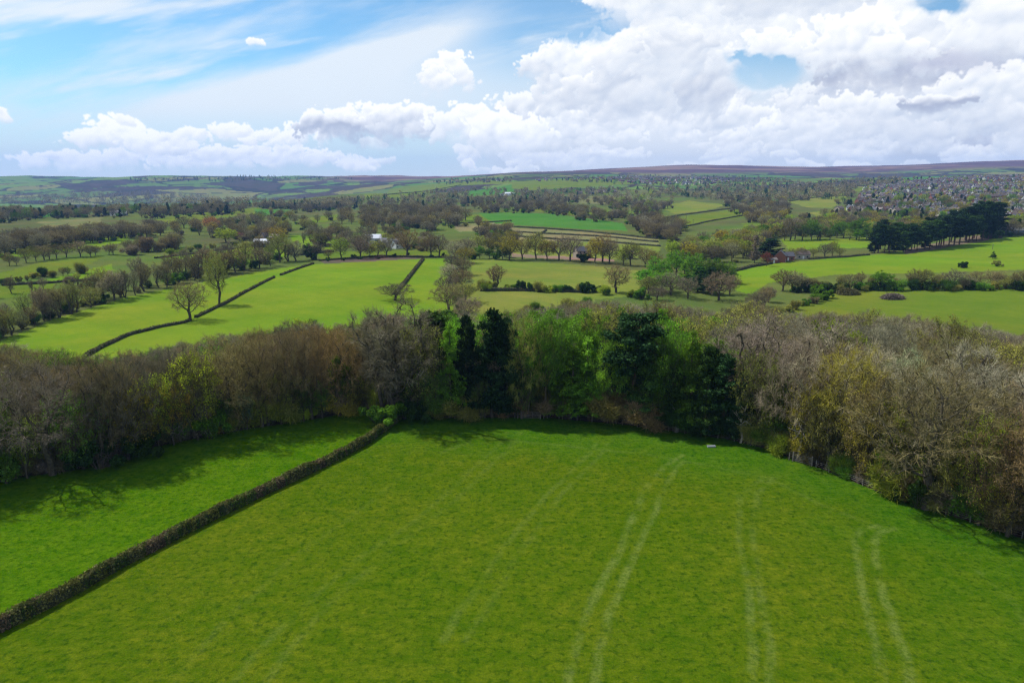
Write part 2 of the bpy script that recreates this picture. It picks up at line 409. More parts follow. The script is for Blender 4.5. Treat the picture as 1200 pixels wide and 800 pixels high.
# ---- field colours (albedo, linear)
G_NEAR = (.050, .104, .0024); G_LEFT = (.043, .118, .0018)
G_BRIGHT = (.118, .208, .012); G_YEL = (.135, .180, .026); G_MID = (.104, .156, .015); G_DEEP = (.055, .165, .020)
G_OLIVE = (.13, .15, .045); G_STRAW = (.165, .175, .06); G_DULL = (.075, .10, .035)
FLOOR = (.060, .050, .030)
FIELDS = [
 (G_BRIGHT, [(-60, 425), (0, 400), (60, 375), (150, 348), (230, 332), (330, 314), (400, 306), (522, 303), (524, 320), (535, 380), (300, 430), (90, 440), (-60, 450)]),
 (G_YEL, [(552, 303), (640, 308), (700, 312), (762, 318), (760, 345), (690, 352), (555, 352)]),
 (G_YEL, [(545, 342), (700, 342), (690, 372), (545, 372)]),
 (G_BRIGHT, [(862, 318), (900, 309), (1025, 298), (1100, 289), (1152, 279), (1290, 274), (1290, 318), (1200, 316), (1137, 318), (1075, 320), (975, 322), (900, 332), (880, 345), (862, 340)]),
 (G_MID, [(925, 372), (935, 358), (975, 344), (1025, 339), (1300, 336), (1300, 420), (1200, 410), (1000, 400), (930, 392)]),
 (G_BRIGHT, [(-60, 305), (0, 297), (107, 280), (148, 276), (152, 284), (107, 291), (0, 304), (-60, 312)]),
 (G_MID, [(-60, 335), (0, 320), (50, 307), (120, 300), (107, 309), (0, 332), (-60, 345)]),
 (G_BRIGHT, [(20, 337), (130, 309), (133, 316), (75, 332)]),
 (G_MID, [(-60, 350), (0, 336), (65, 332), (62, 342), (0, 350)]),
 (G_BRIGHT, [(175, 301), (300, 288), (340, 285), (335, 300), (300, 306), (262, 313), (217, 303)]),
 (G_OLIVE, [(42, 260), (120, 253), (118, 262), (62, 267)]),
 (G_MID, [(178, 258), (240, 248), (305, 243), (305, 251), (200, 262)]),
 (G_DEEP, [(35, 252), (65, 246), (74, 252), (42, 256)]),
 (G_DEEP, [(298, 245), (340, 246), (328, 252), (300, 253)]),
 (G_MID, [(350, 257), (395, 251), (395, 258), (357, 263)]),
 (G_BRIGHT, [(410, 273), (462, 273), (458, 281), (430, 282)]),
 (G_BRIGHT, [(340, 276), (390, 274), (388, 292), (345, 293)]),
 (G_MID, [(372, 297), (392, 295), (527, 293), (527, 301), (375, 305)]),
 (G_MID, [(503, 256), (550, 252), (602, 248), (602, 258), (537, 262)]),
 (G_STRAW, [(528, 263), (600, 260), (602, 269), (538, 272)]),
 (G_MID, [(425, 228), (457, 221), (525, 214), (542, 216), (475, 231), (430, 233)]),
 (G_DEEP, [(540, 225), (602, 216), (602, 227), (550, 230)]),
 (G_MID, [(470, 218), (600, 210), (600, 215), (480, 223)]),
 (G_DEEP, [(560, 250), (600, 249), (650, 251), (730, 262), (736, 271), (675, 268), (580, 262)]),
 (G_STRAW, [(600, 267), (700, 272), (772, 280), (773, 290), (600, 280)]),
 (G_OLIVE, [(628, 231), (740, 229), (743, 237), (700, 239), (637, 237)]),
 (G_MID, [(600, 213), (750, 209), (742, 216), (625, 223), (600, 221)]),
 (G_YEL, [(773, 242), (807, 235), (853, 240), (825, 247), (790, 251)]),
 (G_MID, [(755, 261), (825, 251), (890, 239), (886, 251), (820, 263), (795, 268)]),
 ((.45, .36, .02), [(881, 247), (891, 243), (893, 247), (884, 250)]),
 (G_DEEP, [(1058, 208), (1127, 206), (1102, 212), (1062, 213)]),
 (G_MID, [(995, 223), (1035, 215), (1027, 226)]),
 (G_YEL, [(922, 236), (982, 225), (994, 230), (975, 244), (945, 243)]),
 (G_YEL, [(950, 249), (1000, 242), (1005, 247), (960, 256)]),
 (G_MID, [(1044, 249), (1087, 249), (1075, 256), (1047, 256)]),
 (G_BRIGHT, [(915, 281), (1017, 279), (1020, 290), (925, 293)]),
 (G_MID, [(870, 262), (905, 255), (905, 285), (878, 300)]),
 (G_MID, [(600, 240), (680, 242), (740, 250), (700, 256), (610, 246)]),
 (G_OLIVE, [(180, 232), (240, 228), (235, 235), (190, 238)]),
 (G_YEL, [(600, 280), (775, 288), (770, 300), (700, 306), (600, 300)]),
]
FW = [(c, hits(p)) for c, p in FIELDS]
EDGE = [(-170, 610), (-60, 578), (0, 562), (100, 549), (200, 519), (300, 501), (380, 489), (425, 480), (470, 491), (560, 489), (640, 489), (720, 496), (850, 514), (900, 526), (960, 548), (1050, 584), (1130, 609), (1200, 631), (1300, 665), (1420, 710)]
EDGE_W = hits(EDGE)
HEDGE = [(470, 489), (458, 497), (430, 519), (380, 545), (310, 578), (230, 617), (150, 658), (80, 698), (0, 738), (-90, 785)]
HEDGE_W = hits(HEDGE)

cov = np.zeros(GX.shape + (3,), np.float32)
n1 = fbm(GX / 90, GY / 90, 41, 4); n2 = fbm(GX / 330, GY / 330, 42, 4)
base = np.array((.092, .158, .020))[None, None] * (1 - n1[..., None]) + np.array((.075, .075, .032))[None, None] * n1[..., None]
cov[:] = base
# far hills: patchwork of fields and dark woods; moor brown on the higher ground
far = smooth(1900, 2300, RGG)
cells = np.array([(RS.uniform(-5200, 5200), RS.uniform(1500, 6500)) for _ in range(520)])
ccol = []
for i in range(520):
    q = RS.rand()
    ccol.append([(.105, .19, .030), (.075, .17, .03), (.15, .175, .045), (.09, .15, .035), (.085, .16, .03), (.055, .052, .035)][min(int(q * 6), 5)])
ccol = np.array(ccol)
fm = (RGG > 1850) & (np.abs(AG) < radians(50))
fxs = GX[fm]; fys = GY[fm]
w_ = 60 * (fbm(fxs / 160, fys / 160, 77, 3) - .5)
bi = np.zeros(len(fxs), int); bd = np.full(len(fxs), 1e18); bd2 = np.full(len(fxs), 1e18)
for i, (cx_, cy_) in enumerate(cells):
    d = (fxs + w_ - cx_) ** 2 + ((fys - w_ - cy_) * .8) ** 2
    nb = d < bd
    bd2 = np.where(nb, bd, np.minimum(bd2, d)); bd = np.where(nb, d, bd); bi[nb] = i
pc = ccol[bi]
edge = (np.sqrt(bd2) - np.sqrt(bd)) < 18 * (.3 + 1.4 * fbm(fxs / 60, fys / 60, 78, 2))
pc = np.where(edge[:, None], np.array([[.035, .038, .025]]), pc)
woodn = fbm(fxs / 170 + 3, fys / 260, 91, 6, .58)
pc = np.where((woodn > .585)[:, None], np.array([[.052, .048, .034]]) * (0.6 + .8 * fbm(fxs / 30, fys / 60, 92, 3))[:, None], pc)
ug, vg = to_px(fxs, fys, GZ[fm])
moor = np.maximum(smooth(4000, 4500, fys) * smooth(560, 640, ug), smooth(4300, 4700, fys) * smooth(360, 420, ug))
mc = np.array([[.095, .062, .058]]) * (.7 + .6 * fbm(fxs / 500, fys / 250, 95, 5))[:, None]
mc = mc + np.array([[.09, .075, .03]]) * smooth(.56, .66, fbm(fxs / 420 + 20, fys / 300, 99, 4))[:, None]
pc = pc * (1 - moor[:, None]) + mc * moor[:, None]
tmp = cov[fm]; f_ = far[fm][:, None]
cov[fm] = tmp * (1 - f_) + pc * f_
WXg = GX + (fbm(GX / 7, GY / 7, 301, 3) - .5) * np.clip(RGG / 130, 1, 9); WYg = GY + (fbm(GX / 7 + 40, GY / 7, 302, 3) - .5) * np.clip(RGG / 130, 1, 14)
for c, poly in FW:
    m = inpoly(WXg, WYg, poly)
    if m.any():
        jit = 1 + .16 * (fbm(GX[m] / 45, GY[m] / 45, 60, 4) - .5)
        cov[m] = np.array(c)[None] * jit[:, None]
# earth along the far edge of the big field, and the pale straw under the pines
for c, poly in (((.095, .085, .05), [(375, 306), (400, 303), (440, 300), (495, 299), (497, 303), (440, 306), (380, 309)]),
                ((.18, .12, .08), [(440, 300.5), (452, 299.5), (455, 302.5), (438, 303.5)]),
                ((.15, .12, .07), [(1060, 292), (1100, 284), (1150, 275), (1160, 281), (1100, 292), (1060, 298)]),
                                ((.2, .15, .09), [(600, 297), (720, 304), (720, 307), (600, 301)])):
    m = inpoly(GX, GY, hits(poly)); cov[m] = c
# near fields: everything in front of the wood's edge
pol_near = [(p[0], p[1]) for p in EDGE_W] + [(260, 60), (260, -60), (-260, -60), (-260, 60)]
m_near = inpoly(GX, GY, pol_near)
pol_left = [(p[0], p[1]) for p in EDGE_W[:9]] + [(p[0], p[1]) for p in HEDGE_W] + [(-150, 20), (-260, 20), (-260, 90)]
m_left = inpoly(GX, GY, pol_left) & m_near
WOODBACK = [(-170, 470), (0, 445), (100, 440), (200, 415), (300, 405), (420, 395), (520, 385), (560, 378), (650, 372), (760, 378), (860, 385), (930, 392), (1050, 395), (1200, 410), (1420, 430)]
WB = hits(WOODBACK)
m_wood = inpoly(GX, GY, [(p[0], p[1]) for p in EDGE_W] + [(p[0], p[1]) for p in WB[::-1]])
cov[m_wood & ~m_near] = np.array(FLOOR)
behind = (RGG < 135) & ~m_near & (np.abs(AG) < radians(52)) & (GY > 40)
cov[behind] = np.array(FLOOR)
cov[(np.abs(AG) > radians(52)) & (RGG < 1500)] = np.array(G_MID)
cov[m_near] = np.array(G_NEAR)
cov[m_left] = np.array(G_LEFT)
# lusher green along the wood's edge of the near field, worn straw coloured tracks
trk = np.zeros(GX.shape, np.float32)
def seg_dist(px, py, pts):
    best = np.full(px.shape, 1e9)
    for (x0, y0), (x1, y1) in zip(pts[:-1], pts[1:]):
        dx, dy = x1 - x0, y1 - y0; L = dx * dx + dy * dy + 1e-9
        t = np.clip(((px - x0) * dx + (py - y0) * dy) / L, 0, 1)
        best = np.minimum(best, np.hypot(px - x0 - t * dx, py - y0 - t * dy))
    return best
mm = m_near & ~m_left & (RGG < 140)
mx_, my_ = GX[mm], GY[mm]
de = seg_dist(mx_, my_, [(p[0], p[1]) for p in EDGE_W[8:]])
lush = smooth(22, 4, de + (fbm(mx_ / 9, my_ / 9, 66, 4) - .5) * 18)[:, None]
lush = np.maximum(lush, smooth(30, 60, mx_ + (fbm(mx_ / 12, my_ / 12, 68, 3) - .5) * 30)[:, None] * .55)
cov[mm] = cov[mm] * (1 - lush) + np.array((.036, .110, .003)) * lush
TRACKS = [
 ([(598, 506), (560, 545), (500, 600), (420, 655), (330, 735), (280, 790), (240, 830)], .22),
 ([(612, 506), (590, 530), (530, 590), (450, 650), (360, 735), (310, 800)], .20),
 ([(700, 520), (680, 540), (632, 590), (590, 640), (560, 690), (520, 750)], .25),
 ([(714, 520), (690, 545), (650, 590), (610, 645), (585, 690), (548, 750)], .22),
 ([(800, 533), (780, 545), (757, 570), (740, 610), (720, 655), (690, 710), (665, 790), (655, 840)], .50),
 ([(806, 537), (795, 545), (772, 585), (757, 620), (735, 665), (712, 720), (698, 790), (692, 840)], .48),
 ([(890, 562), (868, 580), (864, 600), (868, 640), (880, 690), (885, 750), (880, 820)], .42),
 ([(905, 560), (888, 578), (882, 610), (888, 650), (892, 690), (905, 750), (905, 820)], .40),
 ([(1030, 616), (1010, 620), (1003, 635), (1004, 665), (1012, 700), (1022, 745), (1034, 790), (1036, 840)], .50),
 ([(1050, 617), (1030, 625), (1024, 640), (1028, 670), (1036, 700), (1050, 745), (1066, 790), (1074, 840)], .48),
 ([(1010, 610), (960, 590), (900, 560), (830, 545), (760, 533), (640, 520), (560, 512), (520, 530)], .22),
 ([(1150, 670), (1180, 700), (1210, 740), (1240, 800)], .22),
 ([(470, 560), (420, 600), (350, 650), (260, 730), (200, 800)], .16),
]
tr = np.zeros(mx_.shape)
for pts, a in TRACKS:
    w3 = [(q[0], q[1]) for q in hits(pts)]
    d = seg_dist(mx_ + (fbm(mx_ / 6, my_ / 6, 69, 2) - .5) * 1.0, my_, w3)
    tr = np.maximum(tr, a * smooth(.70, .10, d) * smooth(.18, .62, fbm(mx_ / 1.6, my_ / 1.6, 70, 4)) * (.75 + .5 * smooth(.3, .6, fbm(mx_ / 14, my_ / 14, 73, 3))))
trk[mm] = tr
gr = np.zeros(GX.shape, np.float32)     # 1 where pasture grass
gr[m_near] = 1

def new_mesh(name, verts, face_groups, mat_ids=None, smooth_=False):
    """face_groups: list of int arrays (M,k); mat_ids: one id (or array) for each group"""
    me = bpy.data.meshes.new(name)
    verts = np.ascontiguousarray(verts, dtype=np.float32)
    face_groups = [np.asarray(f, np.int32) for f in face_groups if len(f)]
    me.vertices.add(len(verts)); me.vertices.foreach_set('co', verts.ravel())
    tot = sum(f.size for f in face_groups); nf = sum(len(f) for f in face_groups)
    me.loops.add(tot); me.polygons.add(nf)
    me.loops.foreach_set('vertex_index', np.concatenate([f.ravel() for f in face_groups]))
    st = []; o = 0
    for f in face_groups:
        st.append(o + np.arange(len(f)) * f.shape[1]); o += f.size
    me.polygons.foreach_set('loop_start', np.concatenate(st).astype(np.int32))
    if mat_ids is not None:
        ids = np.concatenate([np.full(len(f), i, np.int32) if np.isscalar(i) else np.asarray(i, np.int32) for f, i in zip(face_groups, mat_ids)])
        me.polygons.foreach_set('material_index', ids)
    me.update(calc_edges=True); 
    me.polygons.foreach_set('use_smooth', np.full(nf, smooth_, bool))
    return me

def link(o, parent=None):
    S.collection.objects.link(o)
    if parent is not None: o.parent = parent
    return o
def mobj(name, me, mats=None, parent=None, loc=None):
    o = bpy.data.objects.new(name, me)
    for m in (mats or []): me.materials.append(m)
    if loc is not None: o.location = loc
    return link(o, parent)
def tag(o, label=None, cat=None, group=None, kind=None):
    if label: o['label'] = label
    if cat: o['category'] = cat
    if group: o['group'] = group
    if kind: o['kind'] = kind
    return o

# ------------------------------------------------------------------ materials
def mat(name):
    m = bpy.data.materials.new(name); m.use_nodes = True
    t = m.node_tree
    for n in list(t.nodes): t.nodes.remove(n)
    out = N(t, 'ShaderNodeOutputMaterial')
    return m, t, out
def L(t, a, b): t.links.new(a, b)
def mixc(t, fac, a, b, mode='MIX'):
    n = N(t, 'ShaderNodeMix', data_type='RGBA', blend_type=mode)
    for i, s in ((0, fac), (6, a), (7, b)):
        if hasattr(s, 'default_value') or hasattr(s, 'is_linked'): L(t, s, n.inputs[i])
        elif i == 0: n.inputs[0].default_value = s
        else: n.inputs[i].default_value = (*s, 1) if len(s) == 3 else s
    return n.outputs[2]
def noise(t, vec, scale, detail=3, rough=.55, dist=0.0):
    n = N(t, 'ShaderNodeTexNoise'); n.inputs['Scale'].default_value = scale; n.inputs['Detail'].default_value = detail
    n.inputs['Roughness'].default_value = rough; n.inputs['Distortion'].default_value = dist
    if vec is not None: L(t, vec, n.inputs['Vector'])
    return n.outputs['Fac']
def ramp(t, fac, lo, hi, a=0.0, b=1.0):
    n = N(t, 'ShaderNodeMapRange'); L(t, fac, n.inputs[0])
    for i, v in zip((1, 2, 3, 4), (lo, hi, a, b)): n.inputs[i].default_value = v
    return n.outputs[0]

def ground_mat():
    m, t, out = mat('ground_surface')
    at = N(t, 'ShaderNodeAttribute', attribute_name='cover'); tk = N(t, 'ShaderNodeAttribute', attribute_name='worn')
    ga = N(t, 'ShaderNodeAttribute', attribute_name='pasture')
    g = N(t, 'ShaderNodeNewGeometry'); P = g.outputs['Position']
    fine = noise(t, P, 2.6, 6, .72); med = noise(t, P, .45, 5, .65); big = noise(t, P, .05, 4, .55); huge = noise(t, P, .012, 4, .6)
    tuft = noise(t, P, 1.5, 4, .65)
    c = at.outputs['Color']
    mp = N(t, 'ShaderNodeMapping'); mp.inputs['Scale'].default_value = (.55, 1.5, 1); mp.inputs['Rotation'].default_value = (0, 0, .5); L(t, P, mp.inputs['Vector'])
    strk = noise(t, mp.outputs[0], 1.1, 5, .7, .4); grit = noise(t, P, 6.5, 4, .7)
    # straw coloured thatch and darker lush tufts of pasture
    straw = mixc(t, 1.0, c, (2.25, 1.42, 2.4), 'MULTIPLY')
    darkc = mixc(t, 1.0, c, (.42, .58, 1.2), 'MULTIPLY')
    f1 = MT(t, 'MULTIPLY', ramp(t, MT(t, 'ADD', MT(t, 'MULTIPLY', MT(t, 'ADD', MT(t, 'MULTIPLY', fine, .5), MT(t, 'MULTIPLY', strk, .5)), .62), MT(t, 'MULTIPLY', med, .38)), .44, .60), .9)
    c1 = mixc(t, f1, c, straw)
    f2 = MT(t, 'MULTIPLY', ramp(t, tuft, .50, .66), .8)
    c2 = mixc(t, f2, c1, darkc)
    c2 = mixc(t, ramp(t, grit, .35, .62, .55, 0), c2, mixc(t, 1.0, c2, (.45, .55, .8), 'MULTIPLY'))
    f3 = ramp(t, big, .38, .64, .0, .55)
    c3 = mixc(t, f3, c2, mixc(t, 1.0, c2, (1.45, 1.12, 1.6), 'MULTIPLY'))
    wn = MT(t, 'MULTIPLY', tk.outputs['Fac'], ramp(t, fine, .36, .60, .1, 1))
    c4 = mixc(t, wn, c3, (.15, .185, .045))
    # arable and far ground: gentle variation only
    soft = mixc(t, MT(t, 'MULTIPLY', ramp(t, med, .35, .7), .55), c, mixc(t, 1.0, c, (1.4, 1.12, 1.5), 'MULTIPLY'))
    soft = mixc(t, ramp(t, huge, .38, .62, 0, .8), soft, mixc(t, 1.0, soft, (1.35, .98, 1.3), 'MULTIPLY'))
    soft = mixc(t, ramp(t, big, .35, .68, 0, .7), soft, mixc(t, 1.0, soft, (.62, .82, .8), 'MULTIPLY'))
    wv = N(t, 'ShaderNodeTexWave', wave_type='BANDS', bands_direction='DIAGONAL'); wv.inputs['Scale'].default_value = .055; wv.inputs['Distortion'].default_value = 1.5; wv.inputs['Detail'].default_value = 1; L(t, P, wv.inputs['Vector'])
    soft = mixc(t, ramp(t, wv.outputs['Fac'], .55, 1, 0, .22), soft, mixc(t, 1.0, soft, (.8, .9, .9), 'MULTIPLY'))
    col = mixc(t, ga.outputs['Fac'], soft, c4)
    b = N(t, 'ShaderNodeBump'); b.inputs['Distance'].default_value = .16; b.inputs['Strength'].default_value = .9
    hgt = MT(t, 'ADD', MT(t, 'MULTIPLY', fine, .8), MT(t, 'MULTIPLY', noise(t, P, 7, 3), .5))
    hgt = MT(t, 'ADD', hgt, MT(t, 'MULTIPLY', tuft, .8))
    L(t, hgt, b.inputs['Height'])
    d = N(t, 'ShaderNodeBsdfPrincipled'); L(t, col, d.inputs['Base Color']); d.inputs['Roughness'].default_value = .75
    d.inputs['Specular IOR Level'].default_value = 0.0
    L(t, b.outputs[0], d.inputs['Normal'])
    L(t, d.outputs[0], out.inputs[0])
    return m
M_GROUND = ground_mat()

def foliage_mat(name, src, trans=.35, tintsrc='obj', col=(.1, .1, .1), contrast=.5, nscale=.9, rough=.6):
    m, t, out = mat(name)
    if tintsrc == 'obj':
        oi = N(t, 'ShaderNodeObjectInfo'); c = oi.outputs['Color']
    elif tintsrc == 'inst':
        a = N(t, 'ShaderNodeAttribute', attribute_name='tint', attribute_type='INSTANCER'); c = a.outputs['Color']
    elif tintsrc == 'attr':
        a = N(t, 'ShaderNodeAttribute', attribute_name='tint'); c = a.outputs['Color']
    else:
        r_ = N(t, 'ShaderNodeRGB'); r_.outputs[0].default_value = (*col, 1); c = r_.outputs[0]
    g = N(t, 'ShaderNodeNewGeometry')
    n = noise(t, g.outputs['Position'], nscale, 3, .6)
    ri = g.outputs['Random Per Island']
    v = MT(t, 'MULTIPLY', ramp(t, n, .3, .7, 1 - contrast, 1 + contrast), ramp(t, ri, 0, 1, .65, 1.4))
    cc = N(t, 'ShaderNodeVectorMath', operation='SCALE'); L(t, c, cc.inputs[0]); L(t, v, cc.inputs[3])
    d = N(t, 'ShaderNodeBsdfDiffuse'); L(t, cc.outputs[0], d.inputs[0])
    if trans > 0:
        tr_ = N(t, 'ShaderNodeBsdfTranslucent')
        yc = mixc(t, 1.0, cc.outputs[0], (1.25, 1.35, .6), 'MULTIPLY')
        L(t, yc, tr_.inputs[0])
        ms = N(t, 'ShaderNodeMixShader'); ms.inputs[0].default_value = trans
        L(t, d.outputs[0], ms.inputs[1]); L(t, tr_.outputs[0], ms.inputs[2]); L(t, ms.outputs[0], out.inputs[0])
    else: L(t, d.outputs[0], out.inputs[0])
    return m
M_TWIG = foliage_mat('twigs', None, .12, contrast=.35, nscale=.5)
M_LEAF = foliage_mat('leaves', None, .45, contrast=.5, nscale=.6)
M_NEEDLE = foliage_mat('needles', None, .12, contrast=.5, nscale=.5)
M_TWIG_I = foliage_mat('wood_twigs', None, .12, 'inst', contrast=.35, nscale=.5)
M_LEAF_I = foliage_mat('wood_leaves', None, .45, 'inst', contrast=.5, nscale=.6)
M_NEEDLE_I = foliage_mat('wood_needles', None, .12, 'inst', contrast=.5, nscale=.5)
M_FAR = foliage_mat('far_foliage', None, .2, tintsrc='attr', contrast=.4, nscale=.08)
def bark_mat(name, c1, c2):
    m, t, out = mat(name)
    g = N(t, 'ShaderNodeNewGeometry')
    n = noise(t, g.outputs['Position'], 2.5, 4, .6)
    c = mixc(t, ramp(t, n, .35, .65), c1, c2)
    d = N(t, 'ShaderNodeBsdfDiffuse'); L(t, c, d.inputs[0]); L(t, d.outputs[0], out.inputs[0])
    return m
M_BARK = bark_mat('bark', (.060, .050, .036), (.115, .10, .07))
M_BARKPALE = bark_mat('pale_bark', (.25, .22, .18), (.42, .38, .32))
M_WOOD = bark_mat('weathered_wood', (.10, .09, .075), (.19, .175, .15))
M_BARKRED = bark_mat('pine_bark', (.09, .055, .04), (.16, .10, .07))

def plain(name, c, rough=.7, metal=0, var=.15, nscale=1.5):
    m, t, out = mat(name)
    g = N(t, 'ShaderNodeNewGeometry')
    n = noise(t, g.outputs['Position'], nscale, 4, .6)
    cc = mixc(t, ramp(t, n, .3, .7), tuple(x * (1 - var) for x in c), tuple(min(1, x * (1 + var)) for x in c))
    d = N(t, 'ShaderNodeBsdfPrincipled'); L(t, cc, d.inputs['Base Color']); d.inputs['Roughness'].default_value = rough; d.inputs['Metallic'].default_value = metal
    L(t, d.outputs[0], out.inputs[0])
    return m

# ------------------------------------------------------------------ build terrain
na, nr = GX.shape
idx = np.arange(na * nr).reshape(na, nr)
quads = np.stack([idx[:-1, :-1], idx[:-1, 1:], idx[1:, 1:], idx[1:, :-1]], -1).reshape(-1, 4)[:, ::-1]
verts = np.stack([GX, GY, GZ], -1).reshape(-1, 3)
zone = np.zeros(GX.shape, int)
zone[m_near] = 1; zone[m_left] = 2; zone[RGG > 2050] = 3
zq = zone[:-1, :-1].reshape(-1)
def terrain_piece(name, k, label):
    q = quads[zq == k]
    used, inv = np.unique(q, return_inverse=True)
    inv = inv.reshape(q.shape)
    vv_ = verts[used]
    groups = [inv]
    if k == 1:   # close the hub under the camera
        hub = len(vv_); vv_ = np.vstack([vv_, [[0, 0, float(ground(0.01, 0.01))]]])
        pos = {int(g): i for i, g in enumerate(used)}
        ring = [pos[int(g)] for g in idx[:, 0] if int(g) in pos]
        tri = np.array([[hub, ring[i + 1], ring[i]] for i in range(len(ring) - 1)])
        groups.append(tri)
    me = new_mesh(name, vv_, groups, smooth_=True)
    extra = len(vv_) - len(used)
    for an, arr in (('cover', cov.reshape(-1, 3)),):
        a = me.attributes.new(an, 'FLOAT_COLOR', 'POINT')
        c4 = np.ones((len(vv_), 4), np.float32); c4[:len(used), :3] = arr[used]
        if extra: c4[-1, :3] = G_NEAR
        a.data.foreach_set('color', c4.ravel())
    for an, arr in (('worn', trk.ravel()), ('pasture', gr.ravel())):
        a = me.attributes.new(an, 'FLOAT', 'POINT')
        f = np.zeros(len(vv_), np.float32); f[:len(used)] = arr[used]
        if extra: f[-1] = 1 if an == 'pasture' else 0
        a.data.foreach_set('value', f)
    o = mobj(name, me, [M_GROUND]); tag(o, kind='structure', label=label, cat='ground'); return o
terrain_piece('field', 1, 'mown green pasture with faint tractor tracks in front of the wood')
terrain_piece('field', 2, 'vivid green pasture between the trimmed hedge and the wood')
terrain_piece('ground', 0, 'patchwork of farmland fields on the valley floor')
terrain_piece('hills', 3, 'blue hazy hills and brown moor along the skyline')
# ------------------------------------------------------------------ tree builder
def nrm(v): return v / (np.linalg.norm(v, axis=-1, keepdims=True) + 1e-9)

def attractors(rs, n, H, shape):
    """points filling a crown of the given shape, tree height H"""
    p = rs.normal(size=(n * 2, 3)); p = nrm(p) * (rs.rand(n * 2, 1) ** .38)
    # lumpy outline
    d = nrm(p); lump = 0.84 + .22 * np.sin(d[:, 0] * 5 + rs.rand() * 6) * np.sin(d[:, 1] * 4 + rs.rand() * 6) + .12 * np.sin(d[:, 2] * 7 + d[:, 0] * 4 + rs.rand() * 6)
    p = p * lump[:, None]
    if shape == 'oak':
        q = p * np.array([.50, .50, .40]) * H; q[:, 2] += .58 * H; q = q[q[:, 2] > .17 * H]
    elif shape == 'ash':
        q = p * np.array([.30, .30, .43]) * H; q[:, 2] += .57 * H
        q[:, :2] *= (.45 + .75 * q[:, 2] / H)[:, None]; q = q[q[:, 2] > .16 * H]
    elif shape == 'tall':
        q = p * np.array([.24, .24, .42]) * H; q[:, 2] += .58 * H; q = q[q[:, 2] > .2 * H]
    return q[:n]

def colonize(seed, H, shape, n=620, step=.5, stems=1, trunk_h=.28, lean=(0, 0)):
    rs = np.random.RandomState(seed)
    A = attractors(rs, n, H, shape)
    nodes = []; par = []
    for s in range(stems):
        a0 = rs.rand() * 6.28
        base = np.array([cos(a0) * .35 * (stems > 1), sin(a0) * .35 * (stems > 1), 0.0]); p = base.copy(); last = -1
        dirn = np.array([cos(a0) * .25 * (stems > 1) + lean[0], sin(a0) * .25 * (stems > 1) + lean[1], 1.0])
        for i in range(int(trunk_h * H / step) + 1):
            nodes.append(p.copy()); par.append(last); last = len(nodes) - 1
            dirn = dirn + rs.normal(size=3) * np.array([.07, .07, 0]); p = p + nrm(dirn) * step
    nodes = np.array(nodes); par = list(par)
    nd = np.full(len(A), 1e9); ni = np.zeros(len(A), int)
    start = 0
    alive = np.ones(len(A), bool)
    for it in range(130):
        new = nodes[start:]
        if len(new) == 0: break
        D = np.sqrt(((A[:, None] - new[None]) ** 2).sum(-1)); j = D.argmin(1); dm = D[np.arange(len(A)), j]
        b = dm < nd; nd[b] = dm[b]; ni[b] = j[b] + start
        alive &= nd > step * 1.15
        act = alive & (nd < H * .34 if it < 30 else nd < H * .6)
        if not act.any(): break
        acc = np.zeros((len(nodes), 3)); vec = nrm(A[act] - nodes[ni[act]])
        np.add.at(acc, ni[act], vec)
        g = np.unique(ni[act])
        dd = nrm(acc[g]) + rs.normal(size=(len(g), 3)) * .20 + np.array([0, 0, .05])
        start = len(nodes)
        nn = nodes[g] + nrm(dd) * step
        # do not regrow onto an existing child
        keep = np.ones(len(g), bool)
        nodes = np.vstack([nodes, nn[keep]]); par += list(g[keep])
        if len(nodes) > 2600: break
    par = np.array(par)
    cnt = np.zeros(len(nodes)); ch = np.zeros(len(nodes), int)
    for i in range(len(nodes)):
        if par[i] >= 0: ch[par[i]] += 1
    w = np.zeros(len(nodes))
    for i in range(len(nodes) - 1, -1, -1):
        if w[i] == 0: w[i] = 1.0
        if par[i] >= 0: w[par[i]] += w[i]
    rad = w ** .5
    return nodes, par, rad, ch

def prisms(p0, p1, r0, r1, k):
    d = nrm(p1 - p0)
    ref = np.where(np.abs(d[:, 2:3]) < .9, np.array([[0, 0, 1.0]]), np.array([[1.0, 0, 0]]))
    a = nrm(np.cross(d, ref)); b = np.cross(d, a)
    M = len(p0); vs = []
    for ring, (p, r) in enumerate(((p0 - d * r0[:, None] * .3, r0), (p1 + d * r1[:, None] * .3, r1))):
        for i in range(k):
            t = 2 * pi * i / k
            vs.append(p + (a * cos(t) + b * sin(t)) * r[:, None])
    V = np.stack(vs, 1).reshape(-1, 3)
    o = (np.arange(M) * 2 * k)[:, None]
    F = np.concatenate([np.stack([o[:, 0] + i, o[:, 0] + (i + 1) % k, o[:, 0] + k + (i + 1) % k, o[:, 0] + k + i], -1) for i in range(k)])
    return V, F

def leaves(rs, C, size, flat=0.0):
    """small crossed leaf-cluster faces at points C"""
    M = len(C)
    n = rs.normal(size=(M, 3)); n[:, 2] += flat; n = nrm(n)
    ref = nrm(rs.normal(size=(M, 3))); a = nrm(np.cross(n, ref)); b = np.cross(n, a)
    s = size * (.55 + .9 * rs.rand(M, 1)); e = .55 + .4 * rs.rand(M, 1)
    V = np.stack([C - a * s, C - b * s * e, C + a * s, C + b * s * e], 1).reshape(-1, 3)
    return V, np.arange(M * 4).reshape(M, 4)

def strips(rs, P, D, ln, w):
    """thin tapering triangles"""
    M = len(P); side = nrm(np.cross(D, rs.normal(size=(M, 3))))
    V = np.stack([P - side * w, P + side * w, P + D * ln], 1).reshape(-1, 3)
    return V, np.arange(M * 3).reshape(M, 3)

